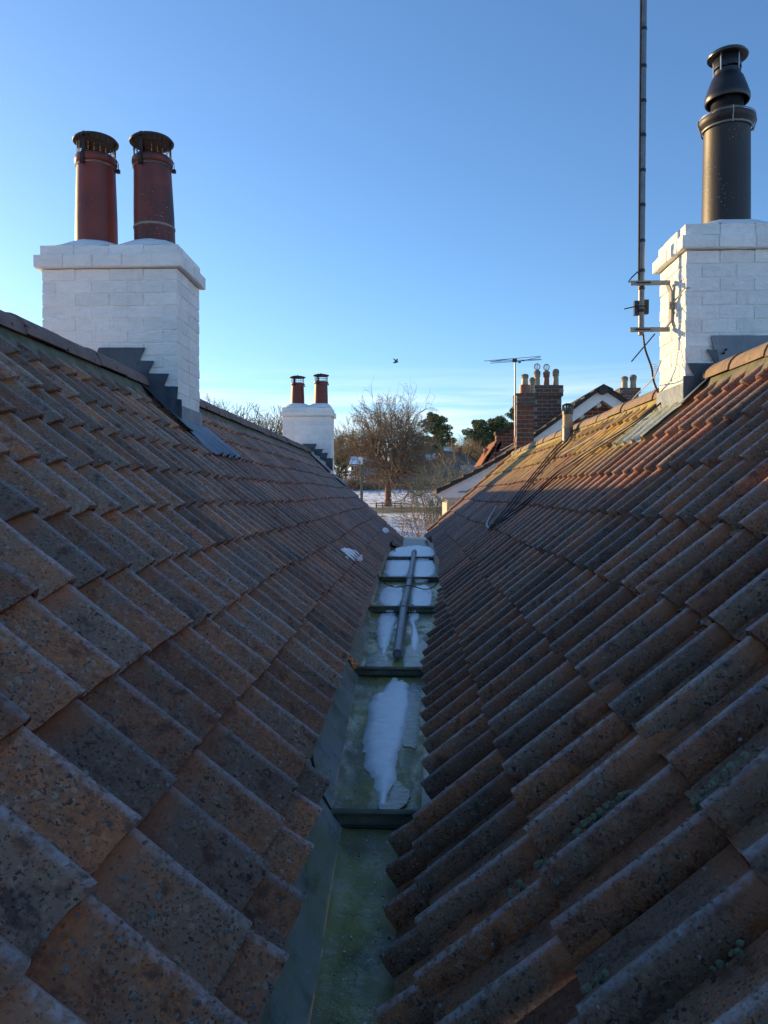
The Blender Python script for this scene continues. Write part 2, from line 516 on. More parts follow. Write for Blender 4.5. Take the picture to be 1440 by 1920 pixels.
def m_ground():
    t = Mat('snowy_pasture', 0.8, 0.3)
    y = t.sepz(1)
    g = t.mix(t.noise(0.6, 5), (0.045, 0.055, 0.018), (0.09, 0.085, 0.035))
    cover = t.noise(1.15, 6, 0.68, vec=t.scale(t.pos, (0.8, 0.55, 0.4)))
    big = t.noise(0.12, 3)
    f = t.rng(t.math('ADD', cover, t.math('MULTIPLY', t.math('SUBTRACT', big, 0.5), 0.25)), 0.38, 0.49)
    # the bank under the tree is grassy: snow has thawed there
    bank = t.math('MULTIPLY', t.rng(y, 76, 80), t.rng(y, 91.5, 89.5))
    nb = t.rng(t.noise(0.35, 4), 0.3, 0.62)
    f = t.math('MULTIPLY', f, t.math('SUBTRACT', 1.0, t.math('MULTIPLY', bank, t.rng(nb, 0, 1, 0.75, 1.0))))
    t.col(t.mix(f, g, (0.90, 0.92, 0.94)))
    t.bump(t.math('ADD', cover, t.math('MULTIPLY', t.noise(4, 4), 0.4)), 0.35, 0.15)
    return t.m
M['ground'] = m_ground()
M['path'] = simple('wet_flat_roof', (0.17, 0.15, 0.12), (0.10, 0.095, 0.085), 0.4, 3, 0.2)

# ------------------------------------------------------------------ terrain
TZ = [(-80, -5.4), (20, -5.4), (34, -4.6), (60, -2.6), (78, -1.95), (90, -1.55), (96, -1.45), (128, 0.72), (150, 1.2), (200, 4), (300, 9), (500, 16), (1500, 30), (5000, 40)]
TY_, TZ_ = [a for a, b in TZ], [b for a, b in TZ]
def ground_z(x, y):
    z = float(np.interp(y, TY_, TZ_))
    if y > 25:
        k = min(1, (y - 25) / 40)
        z += k * 0.25 * mnoise.noise((x * 0.05, y * 0.05, 3.3)) + k * 0.05 * mnoise.noise((x * 0.35, y * 0.35, 1.0))
    return z
ys = list(np.arange(-80, 20, 20)) + list(np.arange(20, 140, 1.0)) + list(np.arange(140, 300, 10)) + [300, 360, 450, 600, 900, 1500, 2500, 4000, 5000]
xs = [-5000, -2500, -1200, -600, -300, -150, -80] + list(np.arange(-50, 50.1, 1.0)) + [80, 150, 300, 600, 1200, 2500, 5000]
g = MB(); g.grid([[(x, y, ground_z(x, y)) for x in xs] for y in ys])
ground = g.build('ground', M['ground'], smooth=True)
ground['kind'] = 'structure'
ground['label'] = 'snow covered pasture with grass showing through, rising behind the roofs'

# ------------------------------------------------------------------ roof planes
SL = 0.92
TH = math.atan(SL)
CO, SI = math.cos(TH), math.sin(TH)
AL, AR = -0.936, -0.96                  # left z = AL - SL x ; right z = AR + SL x
RXL, RXR = -1.80, 1.80
Y0, YL, YR = -0.7, 13.35, 12.9
def zl(x): return AL - SL * x
def zr(x): return AR + SL * x
def sheet(X, side, Y, up):              # point 'up' metres off a slope along its normal
    if side == 'L': return Vector((X + SI * up, Y, zl(X) + CO * up))
    return Vector((X - SI * up, Y, zr(X) + CO * up))

PROF_L = [(0, .014), (.05, .003), (.13, .0), (.30, .005), (.48, .016), (.63, .028), (.75, .038), (.83, .044), (.89, .046), (.945, .042), (.99, .034), (1.03, .020), (1.045, .008)]
PROF_R = [(0, .004), (.05, .001), (.12, .0), (.30, .0), (.50, .001), (.585, .006), (.635, .020), (.685, .036), (.74, .047), (.805, .052), (.87, .049), (.93, .039), (.98, .022), (1.0, .002)]
def prof_h(u, side='L'):                # surface height over the pan, u in tile widths
    u = u % 1.0
    pr = PROF_L if side == 'L' else PROF_R
    us = [p[0] for p in pr]; hs = [p[1] for p in pr]
    h = float(np.interp(u, us, hs))
    if u < 0.05: h = max(h, float(np.interp(u + 1, us, hs)))
    return h

def tile_arrays(W, g, lap, seed, nl=5, prof=PROF_L, solid=True, hs=1.0):
    rr = random.Random(seed)
    L = g + lap
    TILT, TK = 0.020, 0.014
    nu = len(prof)
    hmax = max(p[1] for p in prof)
    wob = [rr.uniform(-.002, .002) for _ in range(4)]
    tailj = [rr.uniform(-.0022, .0022) for _ in range(nu)]
    if rr.random() < 0.35:
        k = rr.choice([0, nu - 1, nu - 2, nu // 2]); tailj[k] -= rr.uniform(.004, .010)
    vs, crest, head = [], [], []
    for layer in ((0, 1) if solid else (0,)):
        for i in range(nl + 1):
            f = i / nl
            for k, (u, h) in enumerate(prof):
                x = L * f + (tailj[k] if i == nl else 0)
                z = h * hs + TILT * (x / g) - 0.012 + wob[0] * math.sin(3 * f + wob[1] * 900) * (h / .05)
                if solid:
                    z += 0.0009 * math.sin(k * 1.7 + seed * 2.1 + f * 6)
                if layer: z -= TK
                vs.append((x, (u - 0.5) * W, z))
                crest.append(max(0.0, min(1.0, (h / hmax - .45) / .55)) if u < .99 else 0.0)
                head.append(max(0.0, 1 - max(0, f * L - lap - 0.012) / 0.02))
    fs = []
    n1 = (nl + 1) * nu
    for i in range(nl):
        for k in range(nu - 1):
            a = i * nu + k
            fs.append((a, a + nu, a + nu + 1, a + 1))
            if solid:
                fs.append((n1 + a + 1, n1 + a + nu + 1, n1 + a + nu, n1 + a))
    if solid:
        for k in range(nu - 1):
            a = nl * nu + k
            fs.append((a, a + n1, a + n1 + 1, a + 1))
            fs.append((k + 1, k + 1 + n1, k + n1, k))
        for i in range(nl):
            a = i * nu + nu - 1
            fs.append((a, a + nu, a + nu + n1, a + n1))
            a = i * nu
            fs.append((a + n1, a + nu + n1, a + nu, a))
    else:
        base = len(vs)                  # just the visible tail edge and free side
        for k, (u, h) in enumerate(prof):
            x, y, z = vs[nl * nu + k]; vs.append((x, y, z - TK)); crest.append(0); head.append(0)
        for k in range(nu - 1):
            a = nl * nu + k
            fs.append((a, base + k, base + k + 1, a + 1))
    return np.array(vs), fs, np.array(crest), np.array(head)

def tile_mesh(name, mat, *a, **k):
    v, f, c, h = tile_arrays(*a, **k)
    me = bpy.data.meshes.new(name)
    me.from_pydata(v.tolist(), [], f)
    for nm, arr in (('crest', c), ('head', h)):
        at_ = me.attributes.new(nm, 'FLOAT', 'POINT'); at_.data.foreach_set('value', arr.astype(np.float32))
    me.materials.append(mat)
    me.shade_smooth(); me.set_sharp_from_angle(angle=R(50))
    return me

def eave_l(Y):
    return float(np.interp(Y, [1.85, 1.90, 3.9, 4.2, 10.4, 10.6, 11.2, 14], [-.222, -.258, -.270, -.297, -.295, -.20, -.10, -.07]))
def eave_r(Y):
    return float(np.interp(Y, [2.2, 2.28, 4.0, 4.6, 5.5, 7.5, 11.4, 11.6, 13], [-.045, .055, .075, .16, .21, .30, .32, .27, .25]))

def tile_roof(side, house, label_roof):
    left = side == 'L'
    W, g, lap = (.172, .2275, .05) if left else (.178, .3057, .06)
    mat = M['tile_l'] if left else M['tile_r']
    Yend = YL if left else YR
    rx = RXL if left else RXR
    dx = g * CO
    x_first = (-.278 if left else .03)
    PRF = PROF_L if left else PROF_R
    variants = [tile_mesh('tile', mat, W, g, lap, s, prof=PRF) for s in range(9)]
    # underlay slab, both slopes
    roof = MB()
    off, th = -0.045, 0.05
    def P(X, Y, up): return sheet(X, side, Y, up)
    e0 = -0.15 if left else 0.14
    apex = P(rx, 0, off); out_x = rx * 2 - (e0 * 1.0) - (0.6 if left else -0.6)
    outz = apex.z - abs(out_x - apex.x) * SL
    sec = [P(e0 - (.10 if left else -.10), 0, off), apex, Vector((out_x, 0, outz)), Vector((out_x, 0, outz - th)), apex - Vector((0, 0, th * 1.4)), P(e0 - (.10 if left else -.10), 0, off - th)]
    roof.prism([p + Vector((0, Y0, 0)) for p in sec], (0, Yend - 0.04 - Y0, 0))
    roof_o = roof.build('roof', mat, house)
    roof_o['label'] = label_roof
    # lay the tiles
    laid = []
    ncol = int((Yend - Y0) / W)
    for c in range(ncol):
        Yc = Yend - (c + 0.5) * W
        ev = (eave_l if left else eave_r)(Yc)
        wob = 0.006 * math.sin(Yc * 1.3 + (0 if left else 2)) + 0.004 * math.sin(Yc * 3.1)
        for j in range(-3, 14):
            xt = x_first - j * dx if left else x_first + j * dx   # plan position of the tail
            xt_prev = xt - dx if left else xt + dx
            if left:
                if xt_prev < rx - dx * 1.2: continue
                if xt_prev > ev - 0.03: continue
                tail = min(xt, ev)
            else:
                if xt_prev > rx + dx * 1.2: continue
                if xt_prev < ev + 0.03: continue
                tail = max(xt, ev)
            frac = abs(tail - xt_prev) / dx
            headx = xt_prev + (-1 if left else 1) * lap * CO
            # skip tiles that stand inside the chimneys
            blocked = False
            for (bx0, bx1, by0, by1) in ([(-2.4, -1.53, 4.86, 5.33), (-2.22, -1.38, 12.75, 13.2)] if left else [(1.66, 2.6, 4.5, 4.93)]):
                if by0 < Yc < by1 and bx0 < (tail + headx) / 2 < bx1: blocked = True
            if blocked: continue
            sx = (frac * g + lap) / (g + lap)
            hx = headx
            if (left and hx < rx) or (not left and hx > rx):
                full = (frac * g + lap)
                keep = abs(tail - rx) / CO
                if keep < 0.05: continue
                sx = keep / (g + lap); hx = rx
            laid.append((Yc, hx, tail, sx, j, wob))
    items = []
    for (Yc, hx, tail, sx, j, wob) in laid:
        up = 0.0 + 0.010 * math.sin(Yc * 0.9 + (0 if left else 1.7)) * 0.5 + rng.uniform(-.0015, .0015)
        o = sheet(hx, side, Yc, -0.018 + up)
        jx = rng.uniform(-.006, .006) + wob
        ja = rng.gauss(0, 0.019)
        if rng.random() < .05: jx += rng.uniform(.006, .016)
        if left:
            vx, uy, wz = Vector((CO, 0, -SI)), Vector((0, 1, 0)), Vector((SI, 0, CO))
        else:
            vx, uy, wz = Vector((-CO, 0, -SI)), Vector((0, -1, 0)), Vector((-SI, 0, CO))
        m = Matrix((vx, uy, wz)).transposed().to_4x4()
        m = m @ Matrix.Rotation(ja, 4, 'Z') @ Matrix.Rotation(rng.gauss(0, .008), 4, 'X') @ Matrix.Diagonal((sx, 1, 1, 1))
        m.translation = o + vx * jx
        # projected size
        pts = []
        for (a, b) in ((0.2, -.5), (1, -.5), (1, .5), (0.2, .5)):
            q = m @ Vector((a * (g + lap), b * W, 0.03))
            if q.y < 0.15: pts = None; break
            pts.append(project(q))
        area = 0
        if pts:
            area = abs(sum(pts[i][0] * pts[(i + 1) % 4][1] - pts[(i + 1) % 4][0] * pts[i][1] for i in range(4))) / 2
            cxm = sum(min(max(p[0], -1e4), 1e4) for p in pts) / 4; cym = sum(p[1] for p in pts) / 4
            if not (-60 < cxm < 1500 and 0 < cym < 1990): area = 0
        items.append((area, m))
    items.sort(key=lambda t: -t[0])
    for i, (area, m) in enumerate(items[:300]):
        o = bpy.data.objects.new('tile', variants[i % len(variants)] if i < 9 else rng.choice(variants))
        COL.objects.link(o)
        o.parent = roof_o
        o.matrix_local = m
    V, Fc, Cr, Hd, Rn = [], [], [], [], []
    base = 0
    prot = [tile_arrays(W, g, lap, 30 + s, nl=2, solid=False, prof=PRF) for s in range(5)]
    for area, m in items[300:]:
        v, f, cr_, hd = rng.choice(prot)
        mm = np.array(m)
        vw = v @ mm[:3, :3].T + mm[:3, 3]
        V.append(vw); Cr.append(cr_); Hd.append(hd); Rn.append(np.full(len(v), rng.random()))
        Fc += [tuple(i + base for i in ff) for ff in f]
        base += len(v)
    V = np.concatenate(V)
    me = bpy.data.meshes.new('tile_field')
    me.from_pydata(V.tolist(), [], Fc)
    for nm, arr in (('crest', Cr), ('head', Hd), ('rnd', Rn)):
        a_ = me.attributes.new(nm, 'FLOAT', 'POINT'); a_.data.foreach_set('value', np.concatenate(arr).astype(np.float32))
    me.materials.append(mat); me.shade_smooth(); me.set_sharp_from_angle(angle=R(50))
    fo = bpy.data.objects.new('tile_field', me); COL.objects.link(fo); fo.parent = roof_o; fo['kind'] = 'stuff'
    # moss buds and lichen cushions sitting on the tiles
    for nm, mt, cnt, r0, r1 in (('lichen', M['lichen_dark'], 8000, .0015, .0042), ('lichen_cushion', M['lichen'], 700, .0025, .0070), ('moss_cushion', M['moss'], 80, .004, .009)):
        b = MB()
        for _ in range(cnt):
            area, m = items[int(len(items) * rng.random() ** 1.6 * 0.8)]
            u = rng.random(); v = rng.random()
            if nm == 'moss_cushion': u = rng.choice([.02, .12, .2, .97]); v = rng.uniform(.35, 1)
            if nm == 'lichen': u = min(.97, max(.1, rng.gauss(.7, .25)))
            h = prof_h(u, side)
            L = g + lap
            n_c = 1 if nm != 'moss_cushion' else 4
            for q in range(n_c):
                vv = v + (rng.uniform(-.06, .06) if q else 0)
                p = m @ Vector((L * vv, (u - .5) * W, h + 0.020 * (vv * L / g) - 0.012))
                r_ = rng.uniform(r0, r1)
                nz = (m.to_3x3() @ Vector((0, 0, 1))).normalized()
                t1 = nz.orthogonal().normalized(); t2 = nz.cross(t1)
                vs = []
                for kk in range(6):
                    a = kk * math.pi / 3 + rng.random() * .4; rr_ = r_ * rng.uniform(.8, 1.2)
                    vs.append(p + (t1 * math.cos(a) + t2 * math.sin(a)) * rr_ - nz * 0.001)
                for kk in range(6):
                    a = kk * math.pi / 3 + .5; rr_ = r_ * rng.uniform(.55, .8)
                    vs.append(p + (t1 * math.cos(a) + t2 * math.sin(a)) * rr_ + nz * r_ * .55)
                vs.append(p + nz * r_ * rng.uniform(.75, 1.0))
                fs = [(kk, (kk + 1) % 6, 6 + (kk + 1) % 6, 6 + kk) for kk in range(6)] + [(6 + kk, 6 + (kk + 1) % 6, 12) for kk in range(6)]
                b.add(vs, fs)
        lo = b.build(nm, mt, roof_o, smooth=True); lo['kind'] = 'stuff'
    # ridge: half-round tiles bedded on mortar
    rr_ = 0.106
    length = 0.405
    y = Y0
    Yr1 = Yend
    stops = [(Y0, 4.83), (5.34, 12.72), (13.22, Yend)] if left else [(Y0, 4.47), (4.95, Yend)]
    apexz = (zl if left else zr)(rx)
    i = 0
    tone = M['ridge_l'] if left else M['ridge_r']
    for (ya, yb) in stops:
        n = max(1, round((yb - ya) / length)); l = (yb - ya) / n
        for q in range(n):
            b = MB(); rows = []
            z0 = apexz + rng.uniform(-.006, .006) - (0.012 if left else 0.030) - .03 * math.sin(max(0, (ya + q * l)) / 14 * math.pi) * 0
            jx = rng.uniform(-.006, .006)
            for (yy, r_) in ((ya + q * l + .006, rr_), (ya + q * l + .05, rr_ * .985), (ya + (q + 1) * l - .05, rr_ * .97), (ya + (q + 1) * l + .01, rr_ * .96)):
                rows.append([(rx + jx + r_ * math.cos(math.pi * k / 12), yy, z0 + r_ * math.sin(math.pi * k / 12) * .92) for k in range(13)])
            b.grid(rows)
            inner = [[(rx + jx + (r_ - .014) * math.cos(math.pi * k / 12), yy, z0 + (r_ - .014) * math.sin(math.pi * k / 12) * .92) for k in range(13)] for (yy, r_) in ((ya + q * l + .006, rr_), (ya + (q + 1) * l + .01, rr_ * .96))]
            b.grid(inner)
            o_ = len(b.v)
            b.grid([rows[0], inner[0]]); b.grid([rows[-1], inner[1]])
            b.build('ridge_tile', tone, house, smooth=True, angle=50)
        b = MB(); rows = []
        nseg = int((yb - ya) / .08) + 2
        for q in range(nseg):
            yy = ya + (yb - ya) * q / (nseg - 1)
            s1, s2 = rng.uniform(.0, .022), rng.uniform(.0, .022)
            base_z = apexz - (rr_ + .025) * SL
            rows.append([(rx - rr_ - .022 - s1, yy, base_z + .015 - s1 * SL), (rx - rr_ - .004, yy, base_z + .052), (rx - rr_ * .8, yy, apexz - .02), (rx + rr_ * .8, yy, apexz - .02), (rx + rr_ + .004, yy, base_z + .052), (rx + rr_ + .022 + s2, yy, base_z + .015 - s2 * SL)])
        b.grid(rows)
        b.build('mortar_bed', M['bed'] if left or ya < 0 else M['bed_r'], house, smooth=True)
    return roof_o

house_l = empty('house')
tag(house_l, 'house with brown pantile roof slope left of the gutter, carrying two white chimneys', 'house')
tile_roof('L', house_l, 'frosted brown pantile slope left of the gutter')
house_r = empty('house')
tag(house_r, 'house with dark ribbed pantile roof slope right of the gutter, sunlit near its ridge', 'house')
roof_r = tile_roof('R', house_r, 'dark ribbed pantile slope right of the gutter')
# moss cushions gathered in the pans of the near right tiles
b = MB()
for (px_, py_, n_, sp) in ((1185, 1512, 26, .035), (1150, 1545, 22, .03), (1112, 1582, 18, .03), (1392, 1492, 30, .04), (1330, 1520, 14, .03), (1052, 1648, 10, .02), (985, 1690, 8, .02), (1150, 1880, 10, .02), (1362, 1790, 8, .025)):
    c_ = plane_hit(px_, py_, AR, SL)
    for _ in range(n_):
        t_ = rng.gauss(0, sp * .6); w_ = rng.gauss(0, .007); r_ = rng.uniform(.003, .009)
        X_ = c_.x + t_ * CO; Y_ = c_.y + w_
        u_ = (YR - Y_) / .178
        p = sheet(X_, 'R', Y_, -.014 + prof_h(u_, 'R') + .010)
        nz = Vector((-SI, 0, CO)); t1 = Vector((CO, 0, SI)); t2 = Vector((0, 1, 0))
        vs = [p + (t1 * math.cos(q * 1.047) + t2 * math.sin(q * 1.047)) * r_ * rng.uniform(.8, 1.2) for q in range(6)] + [p + (t1 * math.cos(q * 1.047 + .5) + t2 * math.sin(q * 1.047 + .5)) * r_ * .65 + nz * r_ * .6 for q in range(6)] + [p + nz * r_ * .95]
        b.add(vs, [(q, (q + 1) % 6, 6 + (q + 1) % 6, 6 + q) for q in range(6)] + [(6 + q, 6 + (q + 1) % 6, 12) for q in range(6)])
o = b.build('moss_clump', M['moss'], roof_r, smooth=True); o['kind'] = 'stuff'
# gable walls at the far end, and verges
for side, hs, Yv, rx in (('L', house_l, YL, RXL), ('R', house_r, YR, RXR)):
    z = zl if side == 'L' else zr
    e0 = -0.30 if side == 'L' else 0.32
    b = MB()
    o_x = rx * 2 - e0
    b.prism([(e0, Yv - .30, z(e0) - .14), (rx, Yv - .30, z(rx) - .14), (o_x, Yv - .30, z(e0) - .14), (o_x, Yv - .30, -5.6), (e0, Yv - .30, -5.6)], (0, .22, 0))
    b.build('gable_wall', M['wall'], hs)
    b = MB()                            # mortared verge and undercloak
    p = [sheet(e0 + (.16 if side == 'L' else -.05), side, Yv - .10, -.03), sheet(rx, side, Yv - .10, -.03), sheet(rx, side, Yv - .10, -.075), sheet(e0 + (.16 if side == 'L' else -.05), side, Yv - .10, -.075)]
    b.prism(p, (0, .085, 0))
    b.build('verge', M['bed'], hs)

for k_ in range(9):                     # half-round verge tiles down the right gable
    d0, d1 = .10 + k_ * .272, .10 + (k_ + 1) * .272 + .02
    rows = []
    for d_, rr_ in ((d0, .058), (d1, .066)):
        X_ = RXR - d_ * CO
        rows.append([sheet(X_, 'R', YR - .03 + rr_ * math.cos(math.pi * q / 8) * 1.1, .012 + .012 * (d_ == d1) + rr_ * math.sin(math.pi * q / 8)) for q in range(9)])
    if rows[1][0].x < .22: break
    b = MB(); b.grid(rows); b.grid([rows[1], [p - Vector((SI * -.012, 0, CO * .012)) for p in rows[1]]])
    b.build('verge_tile', M['tile_r'], house_r, smooth=True, angle=50)

# ------------------------------------------------------------------ valley gutter
def bay_row(y_px0, y_px1, z0, z1, l0, l1, r0, r1, Ya=None):
    A0, A1, B0, B1 = at_z(l0, y_px0, z0), at_z(l1, y_px1, z1), at_z(r0, y_px0, z0), at_z(r1, y_px1, z1)
    return [A0.y, A1.y, z0, z1, A0.x, A1.x, B0.x, B1.x]
BAYS = [  # y start, y end, floor z at start, floor z at end, left x start/end, right x start/end
    bay_row(1900, 1556, -1.045, -1.030, 588, 640, 752, 772),
    bay_row(1521, 1268, -.980, -.970, 622, 672, 790, 802),
    bay_row(1253, 1147, -.925, -.915, 676, 697, 803, 818),
    bay_row(1138, 1090, -.865, -.855, 698, 712, 822, 826),
    bay_row(1083, 1049, -.815, -.808, 714, 722, 828, 832),
    bay_row(1045, 1024, -.770, -.762, 721, 735, 834, 835),
]
for q in range(1, len(BAYS)): BAYS[q - 1][1] = BAYS[q][0]
f_ = (-0.6 - BAYS[0][0]) / (BAYS[0][1] - BAYS[0][0])
BAYS[0][4] += (BAYS[0][5] - BAYS[0][4]) * f_; BAYS[0][6] += (BAYS[0][7] - BAYS[0][6]) * f_; BAYS[0][0] = -0.6
gut = empty('valley_gutter', (0, 0, -1.2))
tag(gut, 'stepped lead valley gutter running between the two tiled roofs', 'gutter')
def bay_floor(i, y):
    a = BAYS[i]; f = (y - a[0]) / (a[1] - a[0])
    return a[2] + (a[3] - a[2]) * f, a[4] + (a[5] - a[4]) * f, a[6] + (a[7] - a[6]) * f
def bay_of(y):
    for i, a in enumerate(BAYS):
        if a[0] <= y < a[1]: return i
    return len(BAYS) - 1
for i, a in enumerate(BAYS):
    n = max(8, int((a[1] - a[0]) / .09))
    m = 9
    rows = []
    for q in range(n + 1):
        y = a[0] + (a[1] - a[0]) * q / n
        z, xl, xr = bay_floor(i, y)
        rows.append([(xl + (xr - xl) * k / m, y + (-.012 if q == 0 else (.02 if q == n else 0)), z + .006 * mnoise.noise((k * .7, y * 4, i)) + (.010 if k in (0, m) else 0) - (.008 if q == 0 and i else 0)) for k in range(m + 1)])
    b = MB(); b.grid(rows)
    par(b.build('gutter_tray', M['lead_floor'], None, smooth=True), gut)
    # sides dressed up under the tiles
    for sd in (0, 1):
        rows = []
        for q in range(n + 1):
            y = a[0] + (a[1] - a[0]) * q / n - (.012 if q == 0 else 0) + (.03 if q == n else 0)
            z, xl, xr = bay_floor(i, min(max(y, a[0]), a[1]))
            w = .006 * mnoise.noise((y * 3, i, sd * 5))
            if sd == 0:
                top = Vector((xl - .13, y, zl(xl - .13) - .095))
                lo = Vector((xl, y, z + .008))
            else:
                top = Vector((xr + .13, y, zr(xr + .13) - .095))
                lo = Vector((xr, y, z + .008))
            rows.append([lo.lerp(top, f) + Vector(((w + .030 * math.sin(f * math.pi)) * (-1 if sd == 0 else 1), 0, 0)) * (1 if f not in (0,) else 0) for f in (0, .06, .14, .25, .4, .7, 1)])
        b = MB(); b.grid(rows)
        par(b.build('gutter_side', M['lead_side'], None, smooth=True), gut)
    if i:                               # the drip facing the camera
        z1, xl, xr = bay_floor(i, a[0])
        z0, xl0, xr0 = bay_floor(i - 1, a[0])
        b = MB()
        b.tube([(xl - .02, a[0] - .006, z1 + .002), (xr + .02, a[0] - .006, z1 + .002)], .010, 8)
        b.minmax((xl - .03, a[0] - .004, z0 - .01), (xr + .03, a[0] + .012, z1))
        par(b.build('drip_step', M['drip'], None, smooth=True, angle=40), gut)
        b = MB()                        # joint line at the foot, running up the side
        b.tube([(xr0 + .01, a[0] - .012, z0 + .008), (xl0 - .005, a[0] - .012, z0 + .009), (xl0 - .07, a[0] - .004, z0 + .12), (xl0 - .12, a[0] + .02, zl(xl0 - .12) - .09)], .0045, 6)
        par(b.build('lead_seam', M['joint'], None), gut)
# flat lead cover at the far end and the sheet flashings under the last tiles
b = MB()
b.grid([[( -.42 + .95 * k / 6, y, -.782 + .01 * mnoise.noise((k, y * 3, 0))) for k in range(7)] for y in (11.04, 11.6, 12.2, 12.9, 13.6)])
par(b.build('end_tray', M['path'], None, smooth=True), gut)
for sd in (-1, 1):
    b = MB(); rows = []
    for q in range(40):
        y = 9.3 + q * .085
        rr2 = .010 * (1 if q % 2 else -1)
        if sd < 0: rows.append([(-.30, y, -.75 + rr2), (-.42, y, zl(-.42) - .10 + rr2)])
        else: rows.append([(.40, y, -.75 + rr2), (.50, y, zr(.50) - .10 + rr2)])
    b.grid(rows)
    par(b.build('ribbed_flashing', M['lead_side'], None), gut)

# ---- snow and ice lying in the gutter
def patch(name, outline, height, mat, seed, surf, rings=9, edge=3.0, rough=.008, jag=.16):
    pts = [Vector(p) for p in outline]
    dense = []
    n = len(pts)
    for i in range(n):                  # Catmull-Rom outline
        p0, p1, p2, p3 = pts[(i - 1) % n], pts[i], pts[(i + 1) % n], pts[(i + 2) % n]
        for s_ in range(6):
            t = s_ / 6
            dense.append(0.5 * ((2 * p1) + (p2 - p0) * t + (2 * p0 - 5 * p1 + 4 * p2 - p3) * t * t + (3 * p1 - p0 - 3 * p2 + p3) * t ** 3))
    poly = np.array([(p.x, p.y) for p in dense])
    c0 = poly.mean(0)
    for q in range(len(poly)):
        poly[q] = c0 + (poly[q] - c0) * (1 + jag * (mnoise.noise((poly[q][0] * 30, poly[q][1] * 20, seed)) + .6 * mnoise.noise((poly[q][0] * 90, poly[q][1] * 60, seed))))
    lo, hi = poly.min(0), poly.max(0)
    cell = max((hi - lo).max() / 90, (hi - lo).min() / 40)
    nx, ny = int((hi[0] - lo[0]) / cell) + 3, int((hi[1] - lo[1]) / cell) + 3
    gx, gy = np.meshgrid(lo[0] - cell + np.arange(nx) * cell, lo[1] - cell + np.arange(ny) * cell, indexing='ij')
    Q = np.stack([gx.ravel(), gy.ravel()], 1)
    A_, B_ = poly, np.roll(poly, -1, 0)
    AB = B_ - A_
    t_ = np.clip(((Q[:, None] - A_[None]) * AB[None]).sum(-1) / ((AB ** 2).sum(-1)[None] + 1e-12), 0, 1)
    near = A_[None] + AB[None] * t_[..., None]
    dd = np.linalg.norm(Q[:, None] - near, axis=-1)
    k_ = dd.argmin(1); dist = dd[np.arange(len(Q)), k_]; snap = near[np.arange(len(Q)), k_]
    cond = (A_[None, :, 1] > Q[:, None, 1]) != (B_[None, :, 1] > Q[:, None, 1])
    xi = A_[None, :, 0] + (Q[:, None, 1] - A_[None, :, 1]) * AB[None, :, 0] / (AB[None, :, 1] + 1e-12)
    inside = (cond & (Q[:, None, 0] < xi)).sum(1) % 2 == 1
    Q[~inside] = snap[~inside]; dist[~inside] = 0
    wdt = min(.012, .12 * float((hi - lo).min()))
    vs = []
    for (x, y), d_ in zip(Q, dist):
        g_ = 1 - math.exp(-d_ / wdt)
        h = height * g_ * (1 + .22 * mnoise.noise((x * 9, y * 9, seed))) + rough * g_ * (mnoise.noise((x * 24, y * 24, seed + 3)) * .6 + .4 * mnoise.noise((x * 70, y * 70, seed)))
        vs.append((x, y, surf(x, y) + max(h, -.002) + (.001 if d_ > 0 else (-.003 if height > .004 else .0006))))
    b = MB(); fs = []
    for i in range(nx - 1):
        for j in range(ny - 1):
            f4 = (i * ny + j, (i + 1) * ny + j, (i + 1) * ny + j + 1, i * ny + j + 1)
            if inside[list(f4)].any(): fs.append(f4)
    used = sorted({i for f in fs for i in f}); mp_ = {o: n for n, o in enumerate(used)}
    b.add([vs[i] for i in used], [tuple(mp_[i] for i in f) for f in fs])
    me = b.mesh(name, smooth=True)
    return obj(name, me, mat)
def gsurf(x, y):
    return bay_floor(bay_of(y), y)[0] + .003
def gpx(pts, i):
    out = []
    for x, y in pts:
        z = (BAYS[i][2] + BAYS[i][3]) / 2
        p = at_z(x, y, z + .005)
        p.y = min(max(p.y, BAYS[i][0] + .012), BAYS[i][1] - .02)
        out.append(p)
    return out
def snow(pts, i, h, label, cat='snow', mat='snow', name='snow_patch', seed=1, **k):
    o = patch(name, gpx(pts, i), h, M[mat], seed, gsurf, **k)
    return tag(o, label, cat)
snow([(737, 1273), (752, 1276), (768, 1292), (769, 1320), (762, 1352), (757, 1385), (746, 1412), (743, 1440), (742, 1468), (728, 1486), (716, 1494), (704, 1474), (697, 1450), (684, 1432), (680, 1405), (682, 1378), (690, 1352), (688, 1325), (697, 1308), (716, 1300), (722, 1288)], 1, .012, 'long rounded slab of bluish snow on the second gutter tray', seed=1)
snow([(768, 1286), (792, 1290), (794, 1312), (788, 1350), (783, 1395), (764, 1398), (754, 1392), (762, 1350)], 1, .0012, 'shiny sheet of ice beside the long snow slab', 'ice', 'ice', 'ice_sheet', 2, rough=.0012)
snow([(742, 1462), (760, 1472), (770, 1484), (764, 1500), (748, 1514), (716, 1516), (706, 1502), (726, 1496)], 1, .0012, 'thin glassy ice at the foot of the long snow slab', 'ice', 'ice', 'ice_sheet', 3, rough=.0012)
snow([(712, 1152), (738, 1148), (744, 1160), (736, 1190), (728, 1210), (718, 1226), (708, 1206), (706, 1180)], 2, .006, 'narrow tongue of snow left of the open pipe end', seed=5)
snow([(768, 1152), (784, 1150), (786, 1158), (778, 1166), (782, 1180), (788, 1202), (784, 1216), (772, 1216), (770, 1196), (772, 1176), (766, 1164)], 2, .006, 'thin blob of snow right of the open pipe end', seed=6)
snow([(762, 1212), (806, 1204), (806, 1246), (758, 1248)], 2, .0012, 'wet glinting ice right of the open pipe end', 'ice', 'ice', 'ice_sheet', 7, rough=.0012)
snow([(690, 1230), (720, 1222), (728, 1246), (688, 1248)], 2, .0012, 'wet glinting ice left of the open pipe end', 'ice', 'ice', 'ice_sheet', 8, rough=.0012)
